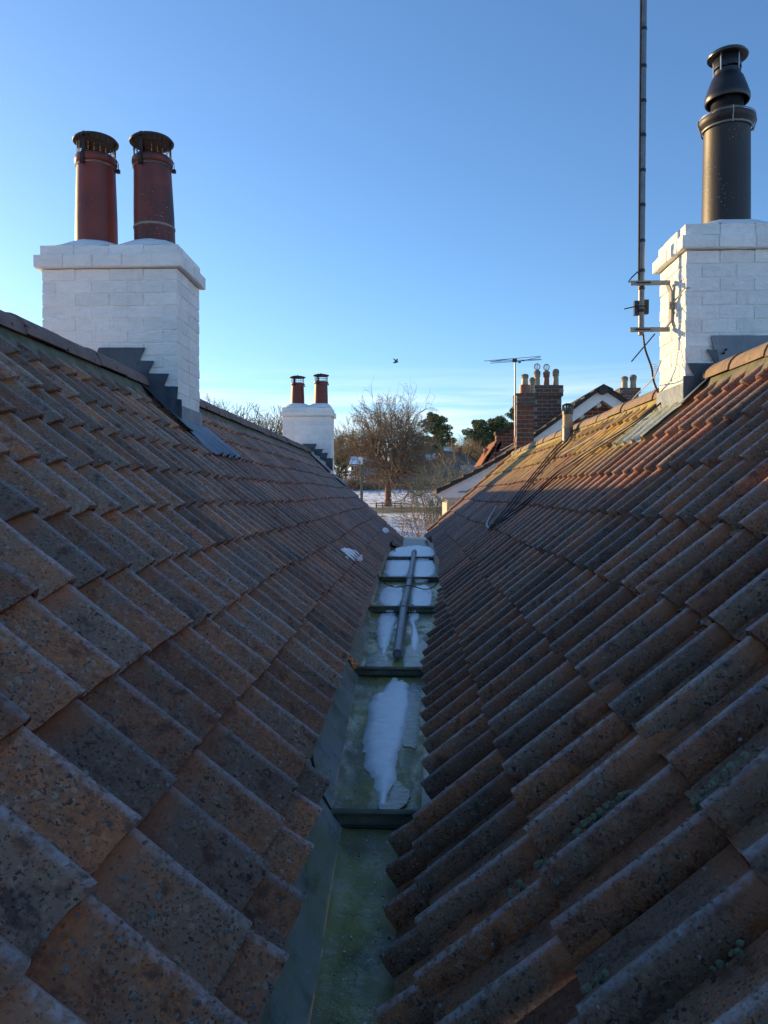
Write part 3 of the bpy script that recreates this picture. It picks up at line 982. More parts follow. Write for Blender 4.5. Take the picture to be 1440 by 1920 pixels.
snow([(716, 1104), (752, 1100), (756, 1118), (748, 1134), (722, 1134), (708, 1124)], 3, .005, 'round snow patch left of the pipe on the fourth tray', seed=9)
snow([(774, 1102), (800, 1098), (812, 1112), (808, 1132), (778, 1134), (770, 1120)], 3, .005, 'round snow patch right of the pipe on the fourth tray', seed=10)
snow([(726, 1050), (768, 1048), (764, 1076), (726, 1080), (720, 1066)], 4, .006, 'snow covering the fifth tray left of the pipe', seed=11)
snow([(778, 1048), (812, 1052), (820, 1066), (808, 1080), (774, 1080)], 4, .006, 'snow covering the fifth tray right of the pipe', seed=12)
snow([(722, 1040), (748, 1028), (780, 1024), (810, 1029), (832, 1038), (826, 1043), (776, 1043), (736, 1043)], 5, .014, 'snow heaped on the farthest gutter tray', seed=13)
b = MB(); b2 = MB()
for _ in range(900):                    # frost specks and dark crumbs on the trays
    i_ = rng.choice([0, 0, 0, 0, 1, 1, 2]); y = rng.uniform(max(1.1, BAYS[i_][0] + .03), BAYS[i_][1] - .05)
    z, xl, xr = bay_floor(i_, y); x = rng.uniform(xl + .02, xr - .01)
    dark = rng.random() < .12
    r_ = rng.uniform(.0006, .0009 + .0026 * rng.random() ** 4) * (1.6 if dark else 1)
    a0 = rng.random() * 6
    ring = [(x + r_ * rng.uniform(.5, 1.5) * math.cos(a0 + q * 1.257) * 1.3, y + r_ * rng.uniform(.5, 1.5) * math.sin(a0 + q * 1.257), z + .002) for q in range(5)]
    (b2 if dark else b).add(ring + [(x, y, z + .0035 + r_ * .4)], [(q, (q + 1) % 5, 5) for q in range(5)])
o = par(b.build('frost_specks', M['snow'], None), gut); o['kind'] = 'stuff'
o = par(b2.build('leaf_crumbs', M['joint'], None), gut); o['kind'] = 'stuff'
def tile_snow(px_pts, h, seed, label):
    out = [plane_hit(x, y, AL, -SL) for x, y in px_pts]
    o = patch('snow_patch', out, h, M['snow'], seed, lambda x, y: zl(x) + .017 / CO, rings=8, jag=.3, rough=.010)
    return tag(o, label, 'snow')
tile_snow([(640, 1034), (660, 1036), (676, 1042), (680, 1052), (668, 1060), (650, 1052)], .014, 31, 'melting snow patch on the left tiles above the gutter')
tile_snow([(714, 992), (726, 994), (731, 1000), (722, 1003)], .014, 32, 'small snow patch on the left tiles near the far verge')
tile_snow([(696, 1007), (702, 1007), (706, 1012), (700, 1014)], .014, 33, 'tiny snow patch on the left tiles between the two others')

# ---- grey waste pipe lying along the gutter
pipe = empty('waste_pipe', (0, 4.1, -.9))
tag(pipe, 'grey plastic waste pipe lying along the upper gutter trays', 'pipe')
PR = .027
def pp(x, y, z): return at_z(x, y, z)
k0 = pp(745, 1226, -.885); k1 = pp(757, 1138, -.842); k2 = pp(768.5, 1086, -.790); k3 = pp(777, 1034, -.735)
def pipe_seg(a, b_, r=PR, name='pipe_section', mat='pvc'):
    b = MB()
    d = (Vector(b_) - Vector(a)).normalized()
    u = d.cross(Vector((0, 0, 1))).normalized(); w = u.cross(d)
    prof = [(a, r * .86), (a, r), (b_, r), (b_, r * .86)]
    vs, fs, n = [], [], 20
    for p, r_ in prof:
        for k in range(n):
            t = 2 * math.pi * k / n
            vs.append(Vector(p) + (u * math.cos(t) + w * math.sin(t)) * r_)
    for i in range(3):
        for k in range(n): fs.append((i * n + k, i * n + (k + 1) % n, (i + 1) * n + (k + 1) % n, (i + 1) * n + k))
    b.add(vs, fs)
    # recessed bore so that the open end reads as a hole
    q = Vector(a) + d * .012
    b.add([q + (u * math.cos(2 * math.pi * k / n) + w * math.sin(2 * math.pi * k / n)) * r * .86 for k in range(n)], [tuple(range(n))])
    return par(b.build(name, M[mat], None, smooth=True, angle=40), pipe)
pipe_seg(k0, k1); pipe_seg(k1, k2); pipe_seg(k2, k3)
for kk, col_ in ((k1, 1), (k2, 1)):
    d = (Vector(k3) - Vector(k0)).normalized()
    pipe_seg(kk - d * .07, kk + d * .10, PR * 1.18, 'pipe_socket', 'pvc_dark')
    pipe_seg(kk - d * .10, kk - d * .06, PR * 1.25, 'socket_ring', 'pvc')
d = (Vector(k3) - Vector(k2)).normalized()
pipe_seg(k3 - d * .35, k3 - d * .05, PR * 1.2, 'pipe_socket', 'pvc_dark')

# ------------------------------------------------------------------ brick stacks
def brick_variants(mat, rough, bev, n=6, seed=0):
    out = []
    rr = random.Random(seed)
    for s in range(n):
        bm = bmesh.new()
        bmesh.ops.create_cube(bm, size=1.0)
        bmesh.ops.subdivide_edges(bm, edges=bm.edges[:], cuts=1, use_grid_fill=True)
        for v in bm.verts:
            ax = [abs(c) > .49 for c in v.co]
            if sum(ax) >= 2:
                v.co = Vector([c * (1 - (bev[i] if ax[i] else 0)) for i, c in enumerate(v.co)])
            v.co += Vector((rr.uniform(-1, 1) * rough * .25, rr.uniform(-1, 1) * rough, rr.uniform(-1, 1) * rough))
        me = bpy.data.meshes.new('brick')
        bm.to_mesh(me); bm.free()
        me.materials.append(mat)
        me.shade_smooth(); me.set_sharp_from_angle(angle=R(75))
        out.append(me)
    return out
BR_WHITE = brick_variants(M['white'], .022, (.02, .05, .06), 8, 1)
BR_RED = brick_variants(M['brick'], .02, (.02, .04, .05), 6, 2)
BR_DARK = brick_variants(M['brick_dark'], .03, (.02, .05, .06), 6, 3)

def brick_stack(root, x0, x1, y0, y1, z0, z1, h, variants, mort, floor_fn=None, blen=.205, gap=.005, proud=.003, faces='FBLR'):
    """courses of bricks round a core; z1 is the top of the last course"""
    core = MB(); core.minmax((x0 + proud + .004, y0 + proud + .004, z0), (x1 - proud - .004, y1 - proud - .004, z1 - .006))
    core_o = par(core.build('mortar_core', mort, None), root)
    n = int(round((z1 - z0) / h))
    D = .095
    def put(cx, cy, cz, lx, ly):
        if floor_fn and floor_fn(cx, cy) > cz + h * .6: return
        me = rng.choice(variants)
        o = bpy.data.objects.new('brick', me)
        COL.objects.link(o)
        jit = lambda a: rng.uniform(-a, a)
        if lx >= ly:
            o.scale = (lx - gap, ly, h - gap)
            o.rotation_euler = (jit(.012), jit(.008), jit(.010) + (math.pi if rng.random() < .5 else 0))
        else:
            o.scale = (ly - gap, lx, h - gap)
            o.rotation_euler = (jit(.012), jit(.008), math.pi / 2 + jit(.010))
        o.location = (cx + jit(.0015), cy + jit(.0015), cz + jit(.0012))
        par(o, root)
    for i in range(n):
        cz = z1 - (i + .5) * h
        odd = i % 2
        fx0, fx1 = (x0, x1) if not odd else (x0 + D, x1 - D)
        fy0, fy1 = (y0 + D, y1 - D) if not odd else (y0, y1)
        for yc, key in ((y0 + D / 2, 'F'), (y1 - D / 2, 'B')):
            if key not in faces: continue
            k = max(1, round((fx1 - fx0) / blen)); st = (fx1 - fx0) / k
            for q in range(k): put(fx0 + (q + .5) * st, yc, cz, st, D)
        for xc, key in ((x0 + D / 2, 'L'), (x1 - D / 2, 'R')):
            if key not in faces: continue
            k = max(1, round((fy1 - fy0) / blen)); st = (fy1 - fy0) / k
            for q in range(k): put(xc, fy0 + (q + .5) * st, cz, D, st)

def flaunching(root, x0, x1, y0, y1, z, pots, mat, rise=.06):
    b = MB(); rows = []
    nx, ny = 22, 12
    for i in range(ny + 1):
        row = []
        for j in range(nx + 1):
            x = x0 + (x1 - x0) * j / nx; y = y0 + (y1 - y0) * i / ny
            ed = min(x - x0, x1 - x, y - y0, y1 - y)
            hh = rise * .55 * min(1, ed / .10)
            for px_, py_, r_ in pots:
                dd = math.hypot(x - px_, y - py_)
                hh = max(hh, rise * max(0, min(1, 1.25 - (dd - r_) / .14)))
            hh *= min(1, ed / .05)
            row.append((x, y, z + hh + .004 * mnoise.noise((x * 12, y * 12, 2))))
        rows.append(row)
    b.grid(rows)
    return par(b.build('mortar_flaunching', mat, None, smooth=True, angle=60), root)

def lattice_cage(c, r, z0, z1, nv=20, nh=4, wr=.0024):
    b = MB()
    for k in range(nv):
        a = 2 * math.pi * k / nv
        b.tube([(c[0] + r * math.cos(a), c[1] + r * math.sin(a), z0), (c[0] + r * math.cos(a), c[1] + r * math.sin(a), z1)], wr, 4, False)
    for q in range(nh):
        z = z0 + (z1 - z0) * (q + .5) / nh
        b.tube([(c[0] + r * math.cos(2 * math.pi * k / 24), c[1] + r * math.sin(2 * math.pi * k / 24), z) for k in range(25)], wr, 4, False)
    return b

def cowled_pot(root, cx, cy, z0, z1, rb, rt, zc, rc, mat, lean=0.0, band_low=False, cone=False):
    """clay pot with a rolled rim, steel strap and caged rain cap (top of the cap at zc)"""
    pot = empty('chimney_pot', (cx, cy, z0))
    par(pot, root)
    def pb(b, name, m_, sm=True, ang=50):
        o = b.build(name, m_, None, smooth=sm, angle=ang)
        o.parent = pot; o.matrix_parent_inverse = Matrix.Identity(4)
        return o
    H = z1 - z0
    b = MB()
    b.lathe([(rb * 1.0, -.05), (rb, .0), (rb * .985, H * .3), (rt * 1.0, H * .86), (rt * .995, H * .90), (rt * 1.075, H * .915), (rt * 1.10, H * .945), (rt * 1.075, H * .985), (rt * .98, H), (rt * .86, H), (rt * .84, H * .9), (rt * .84, H * .55), (.0, H * .55)], n=32)
    pb(b, 'pot_body', mat)
    if band_low:
        b = MB(); b.lathe([(rb * 1.0, H * .12), (rb * 1.022, H * .125), (rb * 1.022, H * .145), (rb, H * .15)], n=32); pb(b, 'mortar_ring', M['mortar'])
    b = MB()
    for q in (.885, .872):
        b.lathe([(rt * 1.01 + .003, H * q), (rt * 1.01 + .006, H * q + .002), (rt * 1.01 + .003, H * q + .004), (rt * 1.01, H * q + .002)], n=32, closed=True)
    pb(b, 'steel_strap', M['strap'])
    zt = zc - z0
    cage_r = rt * .97
    capz = zt - rc * (.24 if not cone else .30)
    pb(lattice_cage((0, 0), cage_r, H * .97, capz + .02), 'wire_cage', M['cowl'])
    b = MB()
    if cone:
        b.lathe([(rc * .96, capz - .004), (rc, capz), (rc, capz + .008), (rc * .55, capz + rc * .17), (rc * .12, zt - .01), (.012, zt), (0, zt)], n=32)
        b.lathe([(0, capz + rc * .14), (rc * .55, capz + rc * .08), (rc * .96, capz - .004)], n=32)
    else:
        b.lathe([(rc * .95, capz - .006), (rc, capz - .010), (rc * 1.01, capz - .002), (rc * .93, capz + .012), (rc * .7, capz + rc * .12), (rc * .35, capz + rc * .19), (.014, zt - .018), (.012, zt), (0, zt)], n=36)
        b.lathe([(0, capz + rc * .13), (rc * .6, capz + rc * .07), (rc * .95, capz - .006)], n=36)
    pb(b, 'rain_cap', M['cowl'])
    for a in (R(-105), R(15), R(135)):
        u = Vector((math.cos(a), math.sin(a), 0)); w = Vector((-u.y, u.x, 0))
        b = MB()
        pts = [(rt * 1.13, H * .86), (rt * 1.13, H * .96), (rt * .99, H * 1.02), (rt * .99, capz + .02)]
        for (r1, q1), (r2, q2) in zip(pts, pts[1:]):
            p1 = u * r1 + Vector((0, 0, q1)); p2 = u * r2 + Vector((0, 0, q2))
            b.add([p1 - w * .012, p1 + w * .012, p2 + w * .012, p2 - w * .012, p1 - w * .012 + u * .004, p1 + w * .012 + u * .004, p2 + w * .012 + u * .004, p2 - w * .012 + u * .004], [(0, 1, 2, 3), (7, 6, 5, 4), (0, 4, 5, 1), (1, 5, 6, 2), (2, 6, 7, 3), (3, 7, 4, 0)])
        b.minmax(tuple(u * rt * 1.13 + Vector((-.012, -.012, H * .85))), tuple(u * rt * 1.13 + Vector((.012, .012, H * .89))))
        pb(b, 'cowl_strap', M['cowl'], False)
    pot.rotation_euler = (0, lean, 0)
    return pot

def white_chimney(label, x0, x1, y0, y1, zc, zb, zt, zroof, side):
    """zc: underside of the oversailing course, zb its top, zt the top course"""
    root = empty('chimney', ((x0 + x1) / 2, (y0 + y1) / 2, zroof))
    tag(root, label, 'chimney')
    z = zl if side == 'L' else zr
    ff = lambda x, y: (z(x) - .02 if abs(x) < 1.8 else (zl(-1.8) - SL * (abs(x) - 1.8)) - .02)
    nc = int((zc - zroof) / .081) + 1
    brick_stack(root, x0, x1, y0, y1, zc - nc * .081, zc, .081, BR_WHITE, M['white'], ff)
    o = .038
    brick_stack(root, x0 - o, x1 + o, y0 - o, y1 + o, zc + .001, zb, zb - zc - .001, BR_WHITE, M['white'], None, gap=.004)
    brick_stack(root, x0 - .008, x1 + .008, y0 - .008, y1 + .008, zb + .001, zt, zt - zb - .001, BR_WHITE, M['white'], None, gap=.004)
    return root

LC = (at(78, 560, 4.83).x, at(333, 560, 4.83).x, 4.83, 5.34)
ch1 = white_chimney('white painted brick chimney with two capped red pots, nearest on the left roof', *LC, at(200, 503, 4.83).z, at(200, 478, 4.83).z, at(200, 459, 4.83).z, -.3, 'L')
PYN = 5.085
PXA, PXB = at(181, 400, PYN).x, at(290, 400, PYN).x
pl = [(PXA, PYN, .135), (PXB, PYN, .135)]
flaunching(ch1, LC[0], LC[1], LC[2], LC[3], at(200, 459, 4.83).z - .002, pl, M['white'], .070)
cowled_pot(ch1, PXA, PYN, at(181, 458, PYN).z, at(181, 297, PYN).z, .138, .126, at(181, 257, PYN).z, .148, M['pot'])
cowled_pot(ch1, PXB, PYN, at(290, 450, PYN).z, at(290, 299, PYN).z, .136, .124, at(290, 257, PYN).z, .146, M['pot_sooty'], lean=-.025, band_low=True)
LF = (at(529, 800, 12.72).x, at(621, 800, 12.72).x, 12.72, 13.22)
ch2 = white_chimney('white painted chimney with two red pots at the far end of the left roof', *LF, at(570, 780, 12.72).z, at(570, 771, 12.72).z, at(570, 764, 12.72).z, .0, 'L')
PX1, PX2, PYF = at(558, 740, 12.97).x, at(602, 740, 12.97).x, 12.97
pl2 = [(PX1, PYF, .12), (PX2, PYF, .12)]
flaunching(ch2, LF[0], LF[1], LF[2], LF[3], at(570, 764, 12.72).z - .002, pl2, M['white'], .09)
cowled_pot(ch2, PX1, PYF, at(558, 757, PYF).z, at(558, 719, PYF).z, .118, .108, at(558, 703.5, PYF).z, .140, M['pot'], cone=True)
cowled_pot(ch2, PX2, PYF, at(602, 756, PYF).z, at(602, 716, PYF).z, .120, .112, at(602, 700, PYF).z, .140, M['pot'], cone=True)
RC = (at(1285, 560, 4.47).x, 2.60, 4.47, 4.93)
ch3 = white_chimney('white painted brick chimney with a black flue, on the right roof', *RC, at(1300, 468, 4.47).z, at(1300, 443, 4.47).z, at(1300, 419, 4.47).z, -.1, 'R')
FZ = at(1361, 412, 4.70); FTOP = at(1361, 96, 4.70).z
flaunching(ch3, RC[0], RC[1], RC[2], RC[3], at(1300, 419, 4.47).z - .002, [(FZ.x, 4.70, .15)], M['white'], .05)

# black flue in a dark clay pot
fp = empty('chimney_pot', FZ); par(fp, ch3); fp.scale = (1, 1, (FTOP - FZ.z) / 1.066)
def fpb(b, name, m_, ang=50):
    o = b.build(name, m_, None, smooth=True, angle=ang); o.parent = fp; return o
b = MB(); b.lathe([(.139, -.05), (.139, 0), (.136, .3), (.133, .56), (.138, .575), (.154, .59), (.163, .612), (.160, .628), (.140, .634), (.12, .634), (.115, .56), (.0, .5)], n=40); fpb(b, 'pot_body', M['pot_brown'])
b = MB(); b.lathe([(.143, .555), (.147, .557), (.147, .567), (.143, .569)], n=40, closed=True); b.lathe([(.160, .631), (.162, .633), (.162, .637), (.158, .638)], n=40, closed=True); fpb(b, 'steel_strap', M['steel'])
b = MB()
for a in (R(-100), R(-10), R(80), R(170)):
    u = Vector((math.cos(a), math.sin(a), 0))
    b.tube([u * .149 + Vector((0, 0, .55)), u * .168 + Vector((0, 0, .615)), u * .164 + Vector((0, 0, .642))], .004, 6)
fpb(b, 'strap_clip', M['steel'])
b = MB()
b.lathe([(.092, .55), (.092, .672), (.0935, .674), (.0935, .684), (.092, .686), (.092, .755), (.0, .755)], n=36); fpb(b, 'flue_pipe', M['black'])
b = MB(); b.lathe([(.118, .742), (.126, .738), (.131, .750), (.129, .775), (.112, .83), (.092, .888), (.080, .902), (.078, .91)], n=36); b.lathe([(.08, .89), (.118, .742)], n=36); fpb(b, 'flue_skirt', M['black'])
b = MB(); b.lathe([(.077, .89), (.077, .935), (0, .935)], n=32); b.lathe([(.079, .948), (.079, 1.01), (.07, 1.02)], n=32); fpb(b, 'flue_collar', M['black'])
b = MB()
for a in (R(-60), R(-140), R(60), R(150)):
    u = Vector((math.cos(a), math.sin(a), 0)); b.tube([u * .078 + Vector((0, 0, .92)), u * .080 + Vector((0, 0, 1.035))], .005, 6)
fpb(b, 'cap_strut', M['strap'])
b = MB(); b.lathe([(.0, 1.028), (.07, 1.026), (.108, 1.018), (.116, 1.020), (.118, 1.028), (.105, 1.045), (.06, 1.062), (.0, 1.066)], n=36); fpb(b, 'rain_cap', M['black'])

# ---- lead flashings
def on_front(pts, Y, th, name, mat, root):
    bm = bmesh.new()
    bm.faces.new([bm.verts.new(at(x, y, Y)) for x, y in pts])
    bmesh.ops.triangulate(bm, faces=bm.faces[:])
    bmesh.ops.subdivide_edges(bm, edges=bm.edges[:], cuts=5, use_grid_fill=True)
    for v in bm.verts:
        v.co.y -= .004 + .006 * mnoise.noise((v.co.x * 14, v.co.z * 14, 4.0)) + .003 * mnoise.noise((v.co.x * 45, v.co.z * 45, 1.0))
        v.co.x += .002 * mnoise.noise((v.co.x * 60, v.co.z * 60, 9.0)); v.co.z += .002 * mnoise.noise((v.co.x * 60, v.co.z * 60, 5.0))
    ret = bmesh.ops.extrude_face_region(bm, geom=bm.faces[:])
    for v in [g_ for g_ in ret['geom'] if isinstance(g_, bmesh.types.BMVert)]: v.co.y += th
    bmesh.ops.recalc_face_normals(bm, faces=bm.faces[:])
    me = bpy.data.meshes.new(name); bm.to_mesh(me); bm.free()
    me.shade_smooth(); me.set_sharp_from_angle(angle=R(50))
    return par(obj(name, me, M[mat]), root)
YF = LC[2] - .012
steps = [[(185, 652), (272, 652), (250, 700), (175, 690)], [(263, 676), (289, 677), (268, 722), (240, 712)], [(280, 700), (317, 701), (297, 748), (255, 716)], [(308, 724), (334, 725), (330, 776), (285, 740)], [(326, 748), (341, 749), (341, 792), (316, 770)]]
for i, s_ in enumerate(steps):
    on_front(s_, YF - .003 * (i % 2), .009, 'step_flashing', 'lead_dark', ch1)
b = MB()
b.prism([sheet(-1.80, 'L', LC[2], .03), sheet(-1.44, 'L', LC[2], .03), sheet(-1.44, 'L', LC[2] - .17, .045), sheet(-1.80, 'L', LC[2] - .12, .045)], (SI * .006, 0, CO * .006))
par(b.build('cover_flashing', M['lead_dark'], None), ch1)
b = MB()
b.minmax((LC[1] + .001, LC[2] - .01, zl(-1.51) - .05), (LC[1] + .010, LC[3] + .01, zl(-1.51) + .13))
par(b.build('apron_upstand', M['lead'], None), ch1)
def apron(root, side, X0, X1, Ya, Yb, mat, W, Yend, lift=.020):
    rows = []
    n = int((Yb - Ya) / .012)
    for k in range(7):
        X = X0 + (X1 - X0) * k / 6
        row = []
        for q in range(n + 1):
            Y = Ya + (Yb - Ya) * q / n
            u = ((Y - Yend) / W) if side == 'L' else ((Yend - Y) / W)
            hh = prof_h(u, side)
            row.append(sheet(X, side, Y, -.018 + hh * (.30 + .42 * k / 6) + lift + .022 + .007 * mnoise.noise((X * 11, Y * 11, 0))))
        rows.append(row)
    b = MB(); b.grid(rows)
    v0 = list(b.v)
    b.grid([[p - Vector((0, 0, .005)) for p in r] for r in rows])
    o = par(b.build('apron_flashing', M[mat], None, smooth=True), root)
    return o
apron(ch1, 'L', LC[1] - .01, LC[1] + .24, LC[2] - .07, LC[3] + .13, 'lead', .172, YL)
YF2 = LF[2] - .012
for i, s_ in enumerate([[(566, 832), (594, 832), (588, 846), (578, 846)], [(588, 842), (606, 842), (600, 856), (590, 852)], [(600, 849), (615, 849), (611, 866), (600, 860)], [(611, 859), (624, 859), (624, 884), (612, 872)]]):
    on_front(s_, YF2 - .004 * (i % 2), .01, 'step_flashing', 'lead_dark', ch2)
apron(ch2, 'L', LF[1] - .01, LF[1] + .22, LF[2] - .10, LF[3] + .04, 'lead', .172, YL)
b = MB()
b.prism([sheet(-1.80, 'L', LF[2], .03), sheet(-1.40, 'L', LF[2], .03), sheet(-1.40, 'L', LF[2] - .17, .045), sheet(-1.80, 'L', LF[2] - .12, .045)], (SI * .006, 0, CO * .006))
par(b.build('cover_flashing', M['lead_dark'], None), ch2)
YF3 = RC[2] - .012
for i, s_ in enumerate([[(1333, 629), (1440, 629), (1460, 640), (1345, 692), (1343, 668)], [(1325, 655), (1345, 656), (1350, 690), (1338, 676)], [(1289, 681), (1338, 681), (1340, 706), (1305, 740), (1303, 706)], [(1281, 705), (1301, 705), (1312, 735), (1281, 755)]]):
    on_front(s_, YF3 - .003 * (i % 2), .009, 'step_flashing', 'lead_dark' if i else 'lead', ch3)
b = MB()
b.prism([sheet(1.80, 'R', RC[2], .03), sheet(1.58, 'R', RC[2], .03), sheet(1.58, 'R', RC[2] - .15, .045), sheet(1.80, 'R', RC[2] - .10, .045)], (-SI * .006, 0, CO * .006))
par(b.build('cover_flashing', M['lead'], None), ch3)
b = MB()
b.minmax((RC[0] - .010, RC[2] - .01, zr(RC[0]) - .05), (RC[0] - .001, RC[3] + .01, zr(RC[0]) + .14))
par(b.build('apron_upstand', M['lead'], None), ch3)
apron(ch3, 'R', RC[0] + .01, RC[0] - .24, RC[2] - .10, RC[3] + .14, 'lead_side', .178, YR)

# ------------------------------------------------------------------ aerial mast on the right chimney
mast = empty('aerial_mast', (1.446, 4.70, .95))
tag(mast, 'tall grey aerial mast bracketed to the white chimney on the right roof', 'mast')
ma = at(1202, 628, 4.70); MX, MY = ma.x, 4.70
def mb(b, name, m_, sm=False):
    return par(b.build(name, M[m_], None, smooth=sm, angle=40), mast)
b = MB(); b.tube([(MX, MY, ma.z), (MX, MY, 3.6), (MX, MY, 4.4)], .0185, 14); mb(b, 'pole', 'steel', True)
b = MB(); b.tube([(MX - .021, MY - .006, ma.z + .30), (MX - .022, MY - .008, 2.0), (MX - .021, MY - .006, 4.3)], .0045, 6); mb(b, 'coaxial_cable', 'cable', True)
for y in (55, 125, 190, 254, 320, 385, 452, 508, 541, 583):
    z = at(1202, y, MY).z
    b = MB(); b.lathe([(.0195, -.010), (.021, -.008), (.021, .008), (.0195, .010)], c=(MX, MY, z), n=14); mb(b, 'tape_band', 'cable')
for y in (533, 620):
    z = at(1202, y, MY).z
    b = MB(); b.minmax((MX - .075, MY - .032, z - .014), (RC[0] - .02, MY - .024, z + .014)); b.minmax((MX - .075, MY - .032, z + .010), (RC[0] - .03, MY - .0, z + .014)); mb(b, 'bracket_arm', 'bracket')
    b = MB(); b.tube([(MX + .024 * math.cos(t), MY + .024 * math.sin(t), z) for t in np.linspace(-.3, math.pi + .3, 12)], .004, 6); b.tube([(MX - .045, MY - .04, z), (MX + .045, MY - .04, z)], .004, 6); mb(b, 'u_bolt', 'black')
za, zb_ = at(1202, 533, MY).z, at(1202, 620, MY).z
zm = (za + zb_) / 2
b = MB()
P_ = [(RC[0] - .03, za), (RC[0] + .0 - .012, za - .05), (RC[0] - .010, zm), (RC[0] - .012, zb_ + .05), (RC[0] - .045, zb_)]
for (xa, z1), (xb, z2) in zip(P_, P_[1:]):
    d_ = Vector((xb - xa, 0, z2 - z1)); n_ = Vector((-d_.z, 0, d_.x)).normalized() * .004
    b.prism([(xa - n_.x, MY - .035, z1 - n_.z), (xa + n_.x, MY - .035, z1 + n_.z), (xb + n_.x, MY - .035, z2 + n_.z), (xb - n_.x, MY - .035, z2 - n_.z)], (0, .05, 0))
mb(b, 'cranked_bracket', 'bracket')
b = MB(); b.tube([(RC[0] - .015, MY - .03, zm), (RC[0] - .008, RC[2] - .012, zm + .05), (RC[0] + .02, RC[2] - .014, zm + .052)], .004, 6); b.minmax((RC[0] - .03, MY - .055, zm - .02), (RC[0] - .008, MY - .03, zm + .02)); mb(b, 'lashing_wire', 'bracket')
zbx = at(1202, 577, MY).z
b = MB(); b.minmax((MX - .042, MY - .002, zbx - .044), (MX - .014, MY + .028, zbx + .044)); b.minmax((MX + .014, MY - .002, zbx - .036), (MX + .046, MY + .028, zbx + .05)); mb(b, 'junction_box', 'black')
b = MB(); b.tube([(MX - .11, MY - .02, zbx - .012), (MX - .03, MY - .022, zbx + .006), (MX + .03, MY - .022, zbx + .005)], .0038, 6); mb(b, 'cable_tail', 'cable')
b = MB(); b.tube([(MX - .02, MY, at(1202, 508, MY).z), (MX - .065, MY - .01, at(1180, 522, MY).z), (MX - .085, MY - .02, at(1178, 530, MY).z), (MX - .06, MY - .02, za)], .004, 6); mb(b, 'cable_loop', 'cable', True)
b = MB(); b.tube([at(1228, 626, 4.66), at(1206, 652, 4.66), at(1184, 678, 4.66)], .004, 6); mb(b, 'loose_cable', 'cable')

# cables from the mast down over the tiles
def smooth_path(P, n=8):
    P = [Vector(p) for p in P]; out = []
    for i in range(len(P) - 1):
        p0, p1, p2, p3 = P[max(i - 1, 0)], P[i], P[i + 1], P[min(i + 2, len(P) - 1)]
        for s_ in range(n):
            t = s_ / n
            out.append(0.5 * ((2 * p1) + (p2 - p0) * t + (2 * p0 - 5 * p1 + 4 * p2 - p3) * t * t + (3 * p1 - p0 - 3 * p2 + p3) * t ** 3))
    out.append(P[-1]); return out
def lie(x, y, up=.056):
    p = plane_hit(x, y, AR, SL)
    return p + Vector((-SI * up, 0, CO * up))
def cable(pts, label, r=.0065, mat='cable', group=None):
    b = MB(); b.tube(smooth_path(pts), r, 6)
    o = b.build('cable', M[mat], None, smooth=True)
    return tag(o, label, 'cable', group)
cable([at(1206, 628, 4.70), at(1210, 655, 4.70), at(1222, 690, 4.72), at(1226, 715, 4.80), at(1238, 744, 4.97)], 'black cable hanging from the foot of the aerial mast to the ridge')
cable([at(1240, 676, 4.60), at(1222, 712, 4.70), lie(1200, 752), lie(1170, 790), lie(1130, 822), lie(1096, 842), lie(1060, 862)], 'pale cable crossing from the chimney corner down the sunlit tiles', .004, 'cable_white')
cable([at(1362, 655, 4.44), lie(1338, 688, .05), lie(1300, 722), lie(1262, 752), lie(1225, 784), lie(1180, 815), lie(1120, 850), lie(1060, 890), lie(1000, 945), lie(960, 975), lie(925, 997)], 'upper black cable running from the chimney flashing down to the right tiles')
cable([at(1358, 661, 4.43), lie(1330, 698, .05), lie(1292, 735), lie(1250, 768), lie(1210, 800), lie(1160, 832), lie(1108, 864), lie(1050, 905), lie(990, 960), lie(940, 992)], 'lower black cable running from the chimney flashing across the right tiles')
for k_, (dx_, lab) in enumerate([(0, 'leftmost black cable bunched at the foot of the vent pipe'), (7, 'middle black cable bunched at the foot of the vent pipe'), (14, 'rightmost black cable bunched at the foot of the vent pipe')]):
    cable([lie(1082 + dx_ * .4, 812), lie(1064 + dx_, 832), lie(1040 + dx_, 856), lie(1018 + dx_ * .8, 884), lie(985 + dx_, 925 - dx_ * .3), lie(952 + dx_, 968), lie(926 + dx_ * .3, 999)], lab, .0068)
b = MB(); b.tube(smooth_path([lie(926, 1000), lie(921, 992), lie(930, 972), lie(938, 958)], 6), .011, 8)
tag(b.build('cable_end', M['pvc'], None, smooth=True), 'thick grey cable end bent at the bottom of the bunched cables', 'cable')
ca = [plane_hit(702, 1060, AL, -SL) + Vector((0, 0, .03)), at_z(708, 1078, -.70), at_z(722, 1094, -.795), at_z(742, 1101, -.828), at_z(764, 1097.5, -.775), at_z(778, 1100, -.80), at_z(796, 1105, -.84), at_z(812, 1101, -.80), plane_hit(826, 1090, AR, SL) + Vector((0, 0, .02))]
cable(ca, 'black cable drooping across the gutter over the grey pipe', .0045)
ca = [plane_hit(726, 1018, AL, -SL) + Vector((0, 0, .02)), at_z(734, 1026, -.70), at_z(741, 1034, -.735)]
cable(ca, 'short black cable dropping from the left tiles at the far tray', .005)
ca = [at_z(812, 1042, -.745), at_z(822, 1037, -.72), plane_hit(834, 1030, AR, SL) + Vector((0, 0, .02))]
cable(ca, 'short black cable rising to the right tiles at the far tray', .005)

